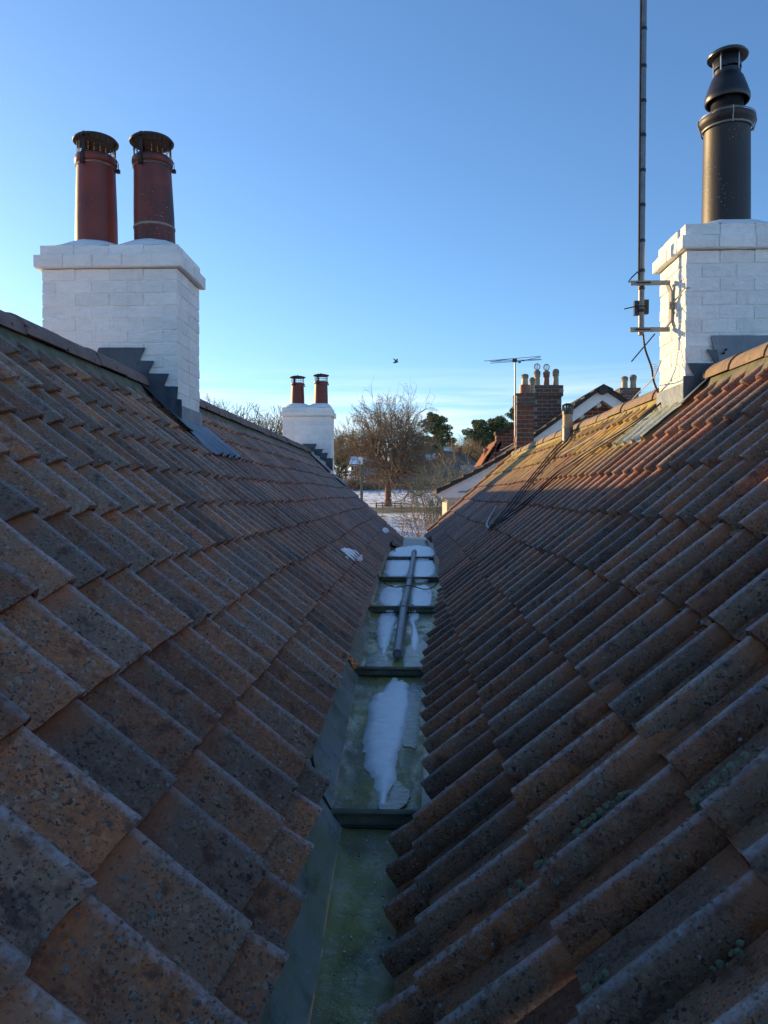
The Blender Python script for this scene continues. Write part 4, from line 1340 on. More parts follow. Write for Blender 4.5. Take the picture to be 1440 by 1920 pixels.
# ---- vent pipe near the right ridge
vb = plane_hit(1064, 832, AR, SL)
vent = empty('vent_pipe', vb); tag(vent, 'vent pipe with black cage cap, pale and grey sections, near the right ridge', 'vent pipe')
def vp(b, name, m_):
    o = b.build(name, M[m_], None, smooth=True, angle=40); o.parent = vent
b = MB(); b.lathe([(.054, -.08), (.054, .165), (.050, .168)], n=20); vp(b, 'lower_pipe', 'steel')
b = MB(); b.lathe([(.058, .160), (.058, .180), (.052, .182), (.052, .315), (.050, .315)], n=20); vp(b, 'upper_pipe', 'pot_buff')
b = MB(); b.lathe([(.057, .300), (.057, .335), (.052, .337), (0, .337)], n=20)
for k in range(12):
    a = 2 * math.pi * k / 12
    b.tube([(.053 * math.cos(a), .053 * math.sin(a), .33), (.053 * math.cos(a), .053 * math.sin(a), .395), (.02 * math.cos(a), .02 * math.sin(a), .412)], .006, 5)
b.lathe([(.045, .398), (.030, .412), (0, .414)], n=20); vp(b, 'cage_cap', 'black')

#PART2 ---------------------------------------------------------------- gabled house beyond the right roof
YG = 16.0
gh = empty('gabled_house', at(980, 1250, YG)); tag(gh, 'brick house with white bargeboards and boxed eaves behind the right roof', 'house')
def gp(pts, th, name, mat, Y=YG, root=gh):
    b = MB(); b.prism([at(x, y, Y) for x, y in pts], (0, th, 0))
    return par(b.build(name, M[mat], None), root)
pk = at(1129, 729, YG); lf = at(822, 926, YG)
halfw = pk.x - lf.x
# verge line as seen: gently kicked at the eaves
VL = [(818, 922), (868, 897), (905, 878), (968, 841), (1040, 789), (1129, 724)]
def dn(pts, d): return [(x, y + d) for x, y in pts]
gp(dn(VL, 5) + dn(VL, 27)[::-1][:-1] + [(862, 922), (826, 933), (815, 926)], .03, 'bargeboard', 'wood_white')
gp([(826, 923.5), (905, 923.5), (1440, 923.5), (1440, 933), (826, 933)], .03, 'fascia', 'wood_white', YG + .004)
gp([(861, 921), (1440, 921), (1440, 923.2), (861, 923.2)], .12, 'lead_ledge', 'lead', YG - .03)
VR = [(1129, 724), (1165, 748), (1240, 801), (1330, 866), (1440, 938)]
gp(dn(VR, 5) + dn(VR, 26)[::-1], .03, 'bargeboard', 'wood_white')
# tiled roof slopes running back from the gable
def roof_strip(line, Y1, Y2, th_px, name, mat, root):
    P = [at(x, y, YG) for x, y in line]
    b = MB(); rows = []
    top = [Vector((p.x, Y1, p.z + .02)) for p in P]
    bot = [Vector((p.x, Y1, p.z - th_px)) for p in P]
    sec = top + bot[::-1]
    b.prism(sec, (0, Y2 - Y1, 0))
    return par(b.build(name, M[mat], None), root)
roof_strip(VL, YG - .10, YG + 3, .045, 'roof_slope', 'far_tile', gh)
roof_strip(VR, YG - .10, YG + 3, .045, 'roof_slope', 'far_tile', gh)
# courses of verge tiles: stepped edge pieces one by one
P = [at(x, y, YG) for x, y in VL]; PR_ = [at(x, y, YG) for x, y in VR]
def verge_tiles(P, root, step=.26):
    for a, c in zip(P, P[1:]):
        n = max(1, round((c - a).length / step))
        for q in range(n):
            p1 = a.lerp(c, q / n); p2 = a.lerp(c, (q + 1) / n)
            up = .035
            b = MB(); b.prism([(p1.x, YG - .13, p1.z + .018), (p2.x, YG - .13, p2.z + .018), (p2.x, YG - .13, p2.z + up - .005), (p1.x, YG - .13, p1.z + up + .028)] if c.z > a.z else [(p1.x, YG - .13, p1.z + .018), (p2.x, YG - .13, p2.z + .018), (p2.x, YG - .13, p2.z + up + .028), (p1.x, YG - .13, p1.z + up - .005)], (0, .35, 0))
            par(b.build('verge_tile', M['far_tile'], None), root)
verge_tiles(P, gh); verge_tiles(PR_, gh)
b = MB(); b.lathe([(.10, -.14), (.10, 3)], n=16)
b.v = [(pk.x + x, YG + z, pk.z - .03 + y) for x, y, z in b.v]
b.tube([(pk.x, YG - .14, pk.z - .03), (pk.x, YG - .12, pk.z - .03)], .098, 16)
par(b.build('ridge_roll', M['far_tile'], None, smooth=True, angle=50), gh)
# soffit, purlin ends, brick gable, corner
SV = dn(VL, 26)
b = MB()
S = [at(x, y, YG) for x, y in SV[1:]]
b.prism([Vector((p.x, YG + .03, p.z + .05)) for p in S] + [Vector((p.x, YG + .03, p.z + .01)) for p in S[::-1]], (0, .30, 0)); par(b.build('soffit', M['soffit'], None), gh)
S = [at(x, y, YG) for x, y in dn(VR, 25)]
b = MB(); b.prism([Vector((p.x, YG + .03, p.z + .05)) for p in S] + [Vector((p.x, YG + .03, p.z + .01)) for p in S[::-1]], (0, .30, 0)); par(b.build('soffit', M['soffit'], None), gh)
for x, y in ((905, 899), (936, 880), (1092, 775), (1124, 754)):
    p = at(x, y, YG)
    b = MB(); b.box((p.x, YG + .2, p.z - .05), (.10, .28, .10), Matrix.Rotation(-.5, 3, 'Y')); par(b.build('purlin_end', M['soffit'], None), gh)
gp([(868, 921.5), (905, 902), (968, 866), (1040, 815), (1129, 752), (1240, 828), (1380, 921.5)], .15, 'gable_brickwork', 'wall', YG + .30)
gp([(842, 940), (1440, 940), (1440, 1260), (842, 1260)], 2.5, 'walls', 'wall', YG + .26)
gp([(829, 933), (1440, 933), (1440, 934.5), (829, 934.5)], .50, 'eaves_soffit', 'soffit', YG + .0)
gp([(833, 934), (895, 934), (895, 943), (845, 943), (838, 938)], .28, 'eaves_box', 'soffit', YG + .05)
gp([(842, 943), (863, 943), (863, 1260), (842, 1260)], .05, 'corner_pilaster', 'cream', YG + .20)
b = MB(); q0 = at(840, 940, YG + .1); b.tube([q0, Vector((q0.x, q0.y, -5.3))], .035, 8); par(b.build('downpipe', M['soffit'], None), gh)
# back walls and the far slope support
b = MB(); b.prism([(lf.x + .2, YG + .5, lf.z - .2), (lf.x + .2, YG + 2.8, lf.z - .2), (lf.x + .2, YG + 2.8, -5.4), (lf.x + .2, YG + .5, -5.4)], (.2, 0, 0)); par(b.build('side_wall', M['cream'], None), gh)

# ---- brick stacks of the gabled house
def pots_plain(root, x, y, z, r, h, mat, cap='dome', wire=False):
    pot = empty('chimney_pot', (x, y, z)); par(pot, root)
    b = MB()
    b.lathe([(r * 1.02, -.02), (r * 1.02, 0), (r * .92, h * .15), (r * .86, h * .55), (r * .86, h * .60), (r * 1.02, h * .62), (r * 1.02, h * .66), (r * .9, h * .68), (r * 1.05, h * .72), (r * 1.05, h * .76), (r * .9, h * .78), (r * 1.05, h * .81), (r * 1.05, h * .85), (r * .95, h * .90), (r * .7, h * .97), (r * .3, h), (0, h)], n=18)
    o = b.build('pot_body', M[mat], None, smooth=True, angle=35); o.parent = pot
    b = MB(); b.lathe([(r * 1.07, h * .80), (r * 1.09, h * .83), (r * 1.0, h * .90), (r * .72, h * .975), (r * .3, h * 1.008), (0, h * 1.01)], n=18)
    o = b.build('pot_top', M['lichen_dark'], None, smooth=True); o.parent = pot
    if wire:
        b = MB()
        for k in range(4):
            a = math.pi * k / 4
            b.tube([(r * .95 * math.cos(t) * math.cos(a), r * .95 * math.cos(t) * math.sin(a), h + r * 1.0 + r * math.sin(t)) for t in np.linspace(-math.pi / 2, math.pi * 1.5, 17)], .006, 4, False)
        o = b.build('wire_balloon', M['steel'], None); o.parent = pot
    return pot
a0, a1 = at(968, 850, 15.62), at(1001, 850, 15.62)
stA = empty('chimney', (a0.x, 15.8, 0)); tag(stA, 'narrow red brick chimney stack in front of the white bargeboards, with two short pots', 'chimney')
zt = at(985, 737, 15.62).z; hA = .091
zk = zt - 3 * hA
brick_stack(stA, a0.x, a1.x, 15.62, 16.05, zk - 14 * hA, zk, hA, BR_RED, M['mortar'], None, blen=.185, gap=.012, proud=.006)
brick_stack(stA, a0.x - .02, a1.x + .02, 15.60, 16.07, zk + .001, zt, hA, BR_DARK, M['mortar'], None, blen=.185, gap=.008)
b = MB(); b.minmax((a0.x + .01, 15.63, -5.4), (a1.x - .01, 16.04, zk - 14 * hA)); par(b.build('stack_base', M['wall'], None), stA)
b = MB(); q = at(984, 733, 15.85); b.lathe([(.125, 0), (.12, .20), (.09, .21)], c=(q.x, 15.85, zt - .01), n=20); par(b.build('square_pot', M['pot_red'], None, smooth=True, angle=40), stA)
pots_plain(stA, q.x, 15.85, zt + .19, .075, .24, 'pot_buff')
q = at(995, 733, 16.0); pots_plain(stA, q.x + .03, 15.98, zt - .02, .062, .40, 'pot_buff')
flaunching(stA, a0.x, a1.x, 15.62, 16.05, zt - .002, [], M['mortar'], .03)
b0, b1 = at(999, 800, 17.3), at(1053, 800, 17.3)
stB = empty('chimney', (b0.x, 17.5, 0)); tag(stB, 'broad weathered brick chimney stack with three tall pots behind the bargeboards', 'chimney')
zt = at(1025, 722, 17.3).z; hB = .085
brick_stack(stB, b0.x, b1.x, 17.3, 17.85, zt - 3 * hB - 14 * hB, zt - 3 * hB, hB, BR_DARK, M['mortar'], None, blen=.19, gap=.014)
brick_stack(stB, b0.x - .035, b1.x + .035, 17.265, 17.885, zt - 3 * hB + .001, zt, hB, BR_DARK, M['mortar'], None, blen=.19, gap=.010)
flaunching(stB, b0.x, b1.x, 17.3, 17.85, zt - .002, [], M['mortar'], .04)
for px_, top, mt, wr in ((1007, 693, 'pot_buff', True), (1024.5, 694, 'pot_red', True), (1042, 691, 'pot_buff', False)):
    q = at(px_, 720, 17.55); pots_plain(stB, q.x, 17.55, zt - .01, .075, at(px_, top, 17.55).z - zt, mt, wire=wr)
b = MB(); b.minmax((b0.x + .02, 17.31, zt - 30 * hB), (b1.x - .02, 17.84, zt - 17 * hB)); par(b.build('stack_base', M['wall'], None), stB)

# TV aerial fixed to the narrow stack
ae = empty('tv_aerial', at(966, 815, 15.55)); tag(ae, 'long horizontal television aerial on a thin mast beside the brick stacks', 'aerial')
def aeb(b, name, m_='steel'): return par(b.build(name, M[m_], None, smooth=True, angle=40), ae)
b = MB(); b.tube([at(966, 818, 15.55), at(966, 745, 15.55), at(965.5, 672, 15.55)], .016, 8); aeb(b, 'pole')
b = MB(); b.tube([at(965, 676, 15.53), at(1014, 673, 15.53)], .007, 6); b.tube([at(918, 678, 15.50), at(965, 676, 15.53)], .007, 6); aeb(b, 'boom')
for p1, p2 in (((907, 677, 15.2), (1013, 668, 15.9)), ((919, 681, 15.4), (1016, 674.5, 15.7)), ((919, 678, 15.1), (975, 671, 15.9)), ((966, 679, 15.3), (1014, 669, 15.8))):
    b = MB(); b.tube([at(*p1), at(*p2)], .006, 6); aeb(b, 'element')
b = MB(); p = at(965, 676, 15.53); b.box(p, (.09, .07, .06)); b.box(at(974, 679, 15.5), (.05, .05, .03)); aeb(b, 'clamp', 'black')
for y in (757, 800):
    p = at(966, y, 15.58); b = MB(); b.box(p + Vector((.01, 0, 0)), (.06, .05, .025)); aeb(b, 'wall_clip')
b = MB(); b.tube(smooth_path([at(969, 742, 15.56), at(968.5, 800, 15.56), at(968, 826, 15.56), at(962, 832, 15.6), at(938, 845, 15.8)], 5), .009, 6); aeb(b, 'coaxial_cable', 'cable_white')

# brick gable and sunlit lean-to roof further back
bg_h = empty('brick_house', at(950, 1100, 20)); tag(bg_h, 'dark brick gable with mossy coping and a sunlit orange lean-to roof left of the stacks', 'house')
def bq(pts, th, name, mat, Y): 
    b = MB(); b.prism([at(x, y, Y) for x, y in pts], (0, th, 0)); return par(b.build(name, M[mat], None), bg_h)
bq([(930.5, 813), (942, 811), (968, 797), (1010, 770), (1060, 770), (1060, 1050), (930.5, 1050)], .3, 'gable_wall', 'wall', 20.0)
bq([(929, 809), (942, 807.5), (969, 792), (1012, 764), (1012, 771), (969, 798), (943, 813), (929, 815)], .42, 'coping', 'far_tile', 19.95)
# lean-to: a slope that falls towards the left, ribs of tiles down it
A_, B_ = at(931, 828, 20.0), at(931, 822, 24.5)
dv = Vector((-.42, 0, -.64))
n = 6
for k in range(n):
    p = A_.lerp(Vector((A_.x, 21.6, A_.z)), k / n); w = 1.6 / n
    b = MB()
    rows = [[p + dv * f + Vector((0, w * u * 1.04, 0)) + Vector((-.020, 0, .013)) * h for u, h in ((0, .4), (.3, 0), (.6, .6), (.8, 2.2), (.95, 1.6), (1, .3))] for f in (0, .33, .66, 1.0)]
    b.grid(rows); par(b.build('pantile_rib', M['red_tile'], None, smooth=True), bg_h)
b = MB(); b.prism([A_ + Vector((.1, 0, 0)), A_ + Vector((.1, 1.6, 0)), A_ + dv + Vector((.08, 1.6, -.05)), A_ + dv + Vector((.08, 0, -.05))], (.05, 0, -.06)); par(b.build('lean_to_deck', M['wall'], None), bg_h)
b = MB(); q = at(911, 862, 20.5); b.lathe([(.06, -2), (.06, .25), (.075, .27), (.06, .30), (.0, .32)], c=tuple(q), n=10); par(b.build('vent_post', M['pot_red'], None, smooth=True), bg_h)

# far stack with two pots over the right ridge, and a little white aerial
c0, c1 = at(1164, 745, 25), at(1198, 745, 25)
bh2 = empty('brick_house', (c0.x, 26, -5.4)); tag(bh2, 'house hidden behind the right ridge, its brick chimney with two buff pots showing', 'house')
b = MB(); b.minmax((c0.x - 1, 25.4, -5.4), (c0.x + 6, 33, .5)); par(b.build('walls', M['wall'], None), bh2)
b = MB(); b.prism([(c0.x - 1.2, 25.2, .5), (c0.x - 1.2, 29.2, 2.6), (c0.x - 1.2, 33.2, .5)], (7.4, 0, 0)); par(b.build('roof_slope', M['far_tile'], None), bh2)
zt = at(1180, 727, 25).z
stC = empty('chimney_stack', (c0.x, 25, zt)); par(stC, bh2)
brick_stack(stC, c0.x, c1.x, 25.0, 25.55, zt - 2 * .09 - 12 * .09, zt - 2 * .09, .09, BR_DARK, M['mortar'], None, gap=.014)
brick_stack(stC, c0.x - .05, c1.x + .05, 24.95, 25.6, zt - 2 * .09 + .001, zt, .09, BR_DARK, M['mortar'], None, gap=.012)
b = MB(); b.minmax((c0.x + .03, 25.03, -2), (c1.x - .03, 25.52, zt - 14 * .09)); par(b.build('stack_base', M['wall'], None), stC)
for px_, top in ((1171, 705), (1187, 702)):
    q = at(px_, 727, 25.3); pots_plain(bh2, q.x, 25.3, zt - .01, .11, at(px_, top, 25.3).z - zt, 'pot_buff')
wa = empty('tv_aerial', at(1227, 745, 30)); tag(wa, 'tiny white aerial showing beyond the right ridge by the mast foot', 'aerial')
b = MB(); b.tube([at(1227, 760, 30), at(1227, 682, 30)], .02, 6); par(b.build('pole', M['wood_white'], None), wa)
for y, hw in ((684, 5), (688, 9), (692, 5), (696, 7)):
    b = MB(); b.tube([at(1227 - hw, y, 30), at(1227 + hw, y - 1.5, 30)], .010, 5); par(b.build('element', M['wood_white'], None), wa)

# ------------------------------------------------------------------ trees
def tube_np(segs, sides):
    """segs: list of (p0, p1, r0, r1) -> verts, faces"""
    if not segs: return np.zeros((0, 3)), []
    A = np.array([s[0] for s in segs]); B = np.array([s[1] for s in segs])
    r0 = np.array([s[2] for s in segs])[:, None]; r1 = np.array([s[3] for s in segs])[:, None]
    T = B - A; T /= np.linalg.norm(T, axis=1, keepdims=True) + 1e-9
    ref = np.where(np.abs(T[:, 2:3]) < .9, np.array([[0, 0, 1.0]]), np.array([[1.0, 0, 0]]))
    U = np.cross(T, ref); U /= np.linalg.norm(U, axis=1, keepdims=True) + 1e-9
    Wv = np.cross(T, U)
    V = []
    for k in range(sides):
        a = 2 * math.pi * k / sides
        V.append(A + (U * math.cos(a) + Wv * math.sin(a)) * r0)
    for k in range(sides):
        a = 2 * math.pi * k / sides
        V.append(B + (U * math.cos(a) + Wv * math.sin(a)) * r1)
    V = np.stack(V, 1).reshape(-1, 3)
    n = len(segs); F = []
    for i in range(n):
        o = i * sides * 2
        for k in range(sides):
            F.append((o + k, o + (k + 1) % sides, o + sides + (k + 1) % sides, o + sides + k))
    return V, F

def bare_tree(seed, H, trunk_h, r_base, limbs, levels, spread, out_up=.35, twig_r=.012, low_limbs=(), crook=.25, ratio=.76, twigs=0):
    rr = random.Random(seed)
    thick, thin = [], []
    def add(p, q, r0, r1):
        (thick if r0 > .07 else thin).append((tuple(p), tuple(q), r0, r1))
    def branch(p, d, L, r, lev):
        n = 4 if lev > 1 else 3
        pts = [p]; dd = d.copy()
        r_end = r * (.62 if lev else .45)
        for i in range(n):
            dd = (dd + Vector((rr.gauss(0, crook), rr.gauss(0, crook), rr.gauss(0, crook) + out_up * .22))).normalized()
            q = pts[-1] + dd * (L / n)
            ra = r + (r_end - r) * i / n; rb = r + (r_end - r) * (i + 1) / n
            add(pts[-1], q, max(ra, twig_r), max(rb, twig_r)); pts.append(q)
            if lev > 0 and i > 0 and rr.random() < .9:
                ax = Vector((rr.gauss(0, 1), rr.gauss(0, 1), rr.gauss(0, .6))).normalized()
                ow = Vector((q.x, q.y, 0)); ow = ow.normalized() if ow.length > .01 else ow
                sd = (dd * .75 + ax * .75 + ow * .35 + Vector((0, 0, .2))).normalized()
                branch(q, sd, L * rr.uniform(.45, .7), rb * .55, lev - 1)
        if lev == 0 and twigs:
            for q in pts[1:]:
                for _ in range(twigs if rr.random() < .4 else 0):
                    e_ = q + (dd + Vector((rr.gauss(0, .8), rr.gauss(0, .8), rr.gauss(0, .7)))).normalized() * L * rr.uniform(.3, .7)
                    add(q, e_, twig_r * .75, twig_r * .4)
        if lev > 0:
            for _ in range(2 if rr.random() < .75 else 3):
                ax = Vector((rr.gauss(0, 1), rr.gauss(0, 1), rr.gauss(0, .7))).normalized()
                sd = (dd * 1.0 + ax * .62).normalized()
                branch(pts[-1], sd, L * rr.uniform(ratio - .1, ratio + .08), r_end * .8, lev - 1)
    p = Vector((0, 0, -.4)); tr = [(p, r_base * 1.35)]
    steps = 6
    for i in range(1, steps + 1):
        z = trunk_h * i / steps
        tr.append((Vector((rr.gauss(0, .04) * r_base * 2, rr.gauss(0, .04) * r_base * 2, z)), r_base * (1.12 - .22 * i / steps if i < 2 else 1.0 - .12 * i / steps)))
    for (a, ra), (b_, rb) in zip(tr, tr[1:]): thick.append((tuple(a), tuple(b_), ra, rb))
    top = tr[-1][0]
    for k in range(limbs):
        az = 2 * math.pi * k / limbs + rr.uniform(-.35, .35)
        el = rr.uniform(*spread)
        d = Vector((math.cos(az) * math.cos(el), math.sin(az) * math.cos(el), math.sin(el)))
        L = (H - trunk_h) * rr.uniform(.30, .38)
        branch(top - Vector((0, 0, rr.uniform(0, trunk_h * .25))), d, L, r_base * rr.uniform(.42, .62), levels)
    for (z, az, el, L, r) in low_limbs:
        d = Vector((math.cos(az) * math.cos(el), math.sin(az) * math.cos(el), math.sin(el)))
        branch(Vector((0, 0, z)), d, L, r, levels - 1)
    V1, F1 = tube_np(thick, 8)
    V2, F2 = tube_np(thin, 3)
    return (V1, F1), (V2, F2)
def np_mesh(name, V, F, mat, smooth=True):
    me = bpy.data.meshes.new(name); me.from_pydata(V.tolist(), [], F); me.materials.append(mat)
    if smooth: me.shade_smooth()
    return me
def place_tree(meshes, x, y, z, s=1.0, rz=0.0, sz=None):
    t = empty('bare_tree', (x, y, z)); t.scale = (s, s, sz or s); t.rotation_euler = (0, 0, rz)
    for nm, me in meshes:
        o = bpy.data.objects.new(nm, me); COL.objects.link(o); o.parent = t
    return t

ob = at_z(728, 950, ground_z(-2.5, 92)); OY = 92.0
tp = at(728, 950, OY); oz = ground_z(tp.x, OY)
(t1, t2) = bare_tree(11, 15.5, 3.4, .60, 15, 4, (R(8), R(78)), twig_r=.022, out_up=.12, low_limbs=[(2.7, R(172), R(38), 3.0, .22), (2.8, R(8), R(24), 4.2, .26), (2.7, R(200), R(30), 3.8, .22)], crook=.24, ratio=.78, twigs=1)
oak = place_tree([('trunk', np_mesh('trunk', t1[0], t1[1], M['oak_bark'])), ('crown', np_mesh('crown', t2[0], t2[1], M['bark']))], tp.x, OY, oz)
oak.name = 'oak_tree'
OAK_TOP = float(np.percentile(t2[0][:, 2], 99.6))
k = (at(728, 749, OY).z - oz) / OAK_TOP
wx = np.percentile(t2[0][:, 0], 98.5) - np.percentile(t2[0][:, 0], 1.5)
kx = (at(800, 850, OY).x - at(640, 850, OY).x) / wx
oak.scale = (kx, kx, k)
tag(oak, 'large bare oak with a rusty lit trunk standing in the snowy field', 'tree')

# smaller bare trees making the wood behind the houses
BT = []
for s_ in range(4):
    a, b_ = bare_tree(40 + s_, 11 + s_, 2.6, .26, 6, 4, (R(35), R(80)), twig_r=.022, crook=.2)
    BT.append([('trunk', np_mesh('trunk', a[0], a[1], M['bark'])), ('crown', np_mesh('crown', b_[0], b_[1], M['twig'] if s_ % 2 else M['bark']))])
    BT[-1].append(b_[0][:, 2].max())
def far_bare(px_, ptop, Y, v, label, group=None, rz=0):
    p = at(px_, 900, Y); z = ground_z(p.x, Y); h = at(px_, ptop, Y).z - z
    s_ = h / BT[v][2]
    t = place_tree(BT[v][:2], p.x, Y, z, s_, rz)
    return tag(t, label, 'tree', group)
WL = 'one of the bare leafless trees in the wood behind the village roofs'
for i, (px_, pt, Y, v) in enumerate([(648, 804, 185, 0), (662, 796, 195, 1), (636, 818, 180, 3), (772, 816, 200, 2), (796, 812, 205, 3), (818, 826, 195, 1), (848, 832, 190, 0), (866, 824, 180, 2), (884, 812, 170, 3), (900, 804, 185, 1), (915, 806, 170, 0), (930, 816, 160, 2), (676, 832, 190, 0), (862, 842, 175, 1), (878, 848, 165, 3), (895, 838, 160, 1), (632, 826, 190, 2), (708, 842, 195, 3)]):
    far_bare(px_, pt, Y, v, WL, 'bare trees in the wood behind the village', rz=i * 1.3)
for px_, pt, Y, v, lab in ((420, 742, 70, 2, 'wispy bare tree top over the left ridge, nearest the big chimney'), (470, 748, 74, 0, 'wispy bare tree top over the middle of the left ridge'), (515, 772, 78, 3, 'wispy bare tree top over the left ridge beside the small chimney')):
    far_bare(px_, pt, Y, v, lab, None, rz=px_)

# evergreens
def leaf_cloud(clumps, per, size, seed):
    rr = np.random.default_rng(seed)
    V, F = [], []
    for (c, r) in clumps:
        n = int(per * (r[0] * r[1] * r[2]) ** (1 / 3) ** 1)
        d = rr.normal(size=(n, 3)); d /= np.linalg.norm(d, axis=1, keepdims=True)
        rad = rr.uniform(.35, 1.0, (n, 1)) ** .5
        P = np.array(c) + d * rad * np.array(r)
        u = rr.normal(size=(n, 3)); u /= np.linalg.norm(u, axis=1, keepdims=True)
        w = np.cross(u, rr.normal(size=(n, 3))); w /= np.linalg.norm(w, axis=1, keepdims=True)
        s_ = size * rr.uniform(.5, 1.3, (n, 1))
        base = sum(len(v) for v in V)
        Q = np.stack([P - u * s_ * .5, P + w * s_ * .28, P + u * s_ * .9, P - w * s_ * .28], 1).reshape(-1, 3)
        V.append(Q)
        F += [(base + 4 * i, base + 4 * i + 1, base + 4 * i + 2, base + 4 * i + 3) for i in range(n)]
    return np.concatenate(V), F
def pine(px_, pbase, ptop, hw_px, Y, seed, label, mat='needle', bare=.45, name='pine_tree', lean=0, per=330):
    rr = random.Random(seed)
    p = at(px_, pbase, Y); z0 = ground_z(p.x, Y)
    H = at(px_, ptop, Y).z - z0; hw = (at(px_ + hw_px, 800, Y).x - at(px_, 800, Y).x)
    t = empty(name, (p.x, Y, z0))
    segs, clumps = [], []
    tr = [Vector((lean * H * (i / 8) ** 2 + rr.gauss(0, .01) * H * (i > 0), rr.gauss(0, .01) * H, H * .94 * i / 8 - .3 * (i == 0))) for i in range(9)]
    for i in range(8): segs.append((tuple(tr[i]), tuple(tr[i + 1]), .028 * H * (1 - i / 9.5), .028 * H * (1 - (i + 1) / 9.5)))
    nb = 44
    for k_ in range(nb):
        f = bare + (1 - bare) * (k_ + .5) / nb
        i = min(7, int(f * .94 * 8)); base = tr[i].lerp(tr[i + 1], f * 8 * .94 - i if f * 8 * .94 - i < 1 else 1)
        prof = math.sin(math.pi * min(1, .22 + .74 * (f - bare) / (1 - bare))) ** .7
        az = rr.uniform(0, 2 * math.pi); L = hw * prof * rr.uniform(.6, 1.05)
        tip = base + Vector((math.cos(az) * L, math.sin(az) * L, H * rr.uniform(.0, .06)))
        segs.append((tuple(base), tuple(tip), .007 * H, .002 * H))
        for q in (1.0, .68, .4):
            c = base.lerp(tip, q) + Vector((rr.gauss(0, .06) * hw, rr.gauss(0, .06) * hw, H * .015))
            rad = hw * rr.uniform(.15, .26)
            clumps.append((tuple(c), (rad, rad, rad * .7)))
    V, F = tube_np(segs, 6)
    o = obj('trunk', np_mesh('trunk', V, F, M['bark']), None, t)
    V, F = leaf_cloud(clumps, per * .35, hw * .10, seed)
    o = obj('crown', np_mesh('crown', V, F, M[mat], False), None, t)
    return tag(t, label, 'tree')
pine(816, 880, 767, 34, 200, 3, 'tall rounded pine behind the oak, its dark crown against the sky', bare=.36)
pine(794, 890, 836, 22, 195, 13, 'dark evergreen under the tall rounded pine', 'needle2', bare=.1, name='evergreen_tree')
pine(842, 890, 806, 18, 190, 5, 'slim dark evergreen just right of the tall rounded pine', 'needle2', bare=.2, name='evergreen_tree')
pine(858, 890, 834, 16, 185, 6, 'low dark evergreen in the gap between the pines', 'needle2', bare=.1, name='evergreen_tree')
pine(898, 890, 779, 30, 170, 7, 'flat topped pine left of the brick stacks', bare=.62)
pine(934, 890, 775, 34, 172, 8, 'broad flat topped pine touching the brick stacks', bare=.60)
pine(966, 880, 752, 22, 165, 9, 'pine crown rising directly behind the aerial mast', bare=.55)
pine(640, 890, 840, 16, 170, 10, 'dark evergreen beside the small far chimney', 'needle2', bare=.1, name='evergreen_tree')

# shrubs: bare thicket below the gabled house, tall pale hedge stems behind it
def thicket(px_, pbase, ptop, Y, hw, seed, label, mat='twig', n=60, twig=.006, arch=.8, name='bare_shrub'):
    rr = random.Random(seed)
    p = at(px_, pbase, Y); z0 = p.z if Y < 60 else ground_z(p.x, Y)
    H = at(px_, ptop, Y).z - z0
    segs = []
    def br(q, d, L, r, lev):
        k_ = 5
        for i in range(k_):
            d = (d + Vector((rr.gauss(0, .16), rr.gauss(0, .16), rr.gauss(0, .12) - .03 * arch))).normalized()
            e_ = q + d * L / k_
            segs.append((tuple(q), tuple(e_), max(twig, r * (1 - i / k_ * .6)), max(twig, r * (1 - (i + 1) / k_ * .6)))); q = e_
            if lev and rr.random() < .8:
                br(q, (d * .8 + Vector((rr.gauss(0, .6), rr.gauss(0, .6), rr.gauss(0, .4)))).normalized(), L * rr.uniform(.3, .55), r * .5, lev - 1)
    for _ in range(n):
        x, y = rr.gauss(0, hw * .45), rr.gauss(0, hw * .4)
        d = Vector((x / hw * arch + rr.gauss(0, .3) * arch, rr.gauss(0, .3), 1)).normalized()
        br(Vector((x * .6, y, -.3)), d, H * rr.uniform(.7, 1.1), twig * 3.2, 2)
    V, F = tube_np(segs, 3)
    o = obj(name, np_mesh(name, V, F, M[mat]), None, None, (p.x, Y, z0))
    return tag(o, label, 'shrub')
def shrub_ground(px_, pbase, ptop, Y, hw, seed, label, **k_):
    p = at(px_, pbase, Y)
    return thicket(px_, pbase, ptop, Y, hw, seed, label, **k_)
shrub_ground(806, 1075, 925, 27, 1.1, 21, 'tangled bare shrub below the corner of the gabled house', mat='bark', n=30, twig=.006, arch=1.2)
shrub_ground(782, 1060, 955, 29, 1.0, 22, 'low twiggy shrub on the snow left of the gabled house', mat='bark', n=22, twig=.006, arch=1.4)
shrub_ground(744, 1040, 960, 31, .5, 23, 'thin leafless sapling on the snow above the gutter end', mat='bark', n=5, twig=.006, arch=.7)
for px_, pt, Y, hw, sd, lab in ((832, 872, 60, 1.6, 24, 'tall pale thicket left of the white bargeboard tip'), (862, 866, 58, 1.6, 25, 'pale thicket behind the middle of the sloping bargeboard'), (892, 862, 62, 1.6, 26, 'pale thicket behind the upper left bargeboard'), (806, 885, 64, 1.4, 27, 'sparse pale thicket between the oak and the bargeboard')):
    thicket(px_, 960, pt, Y, hw, sd, lab, n=20, twig=.012, arch=.35)
for px_, pt, Y, hw, sd, lab in ((650, 896, 129, 4, 31, 'dark hedge at the field edge left of the oak'), (700, 900, 129, 4, 32, 'dark hedge at the field edge just behind the oak trunk'), (770, 900, 129, 5, 33, 'dark hedge at the field edge right of the oak'), (812, 898, 129, 4, 34, 'dark hedge at the field edge by the pale thicket')):
    thicket(px_, 920, pt, Y, hw, sd, lab, mat='bark', n=90, twig=.022, arch=.5, name='hedge')

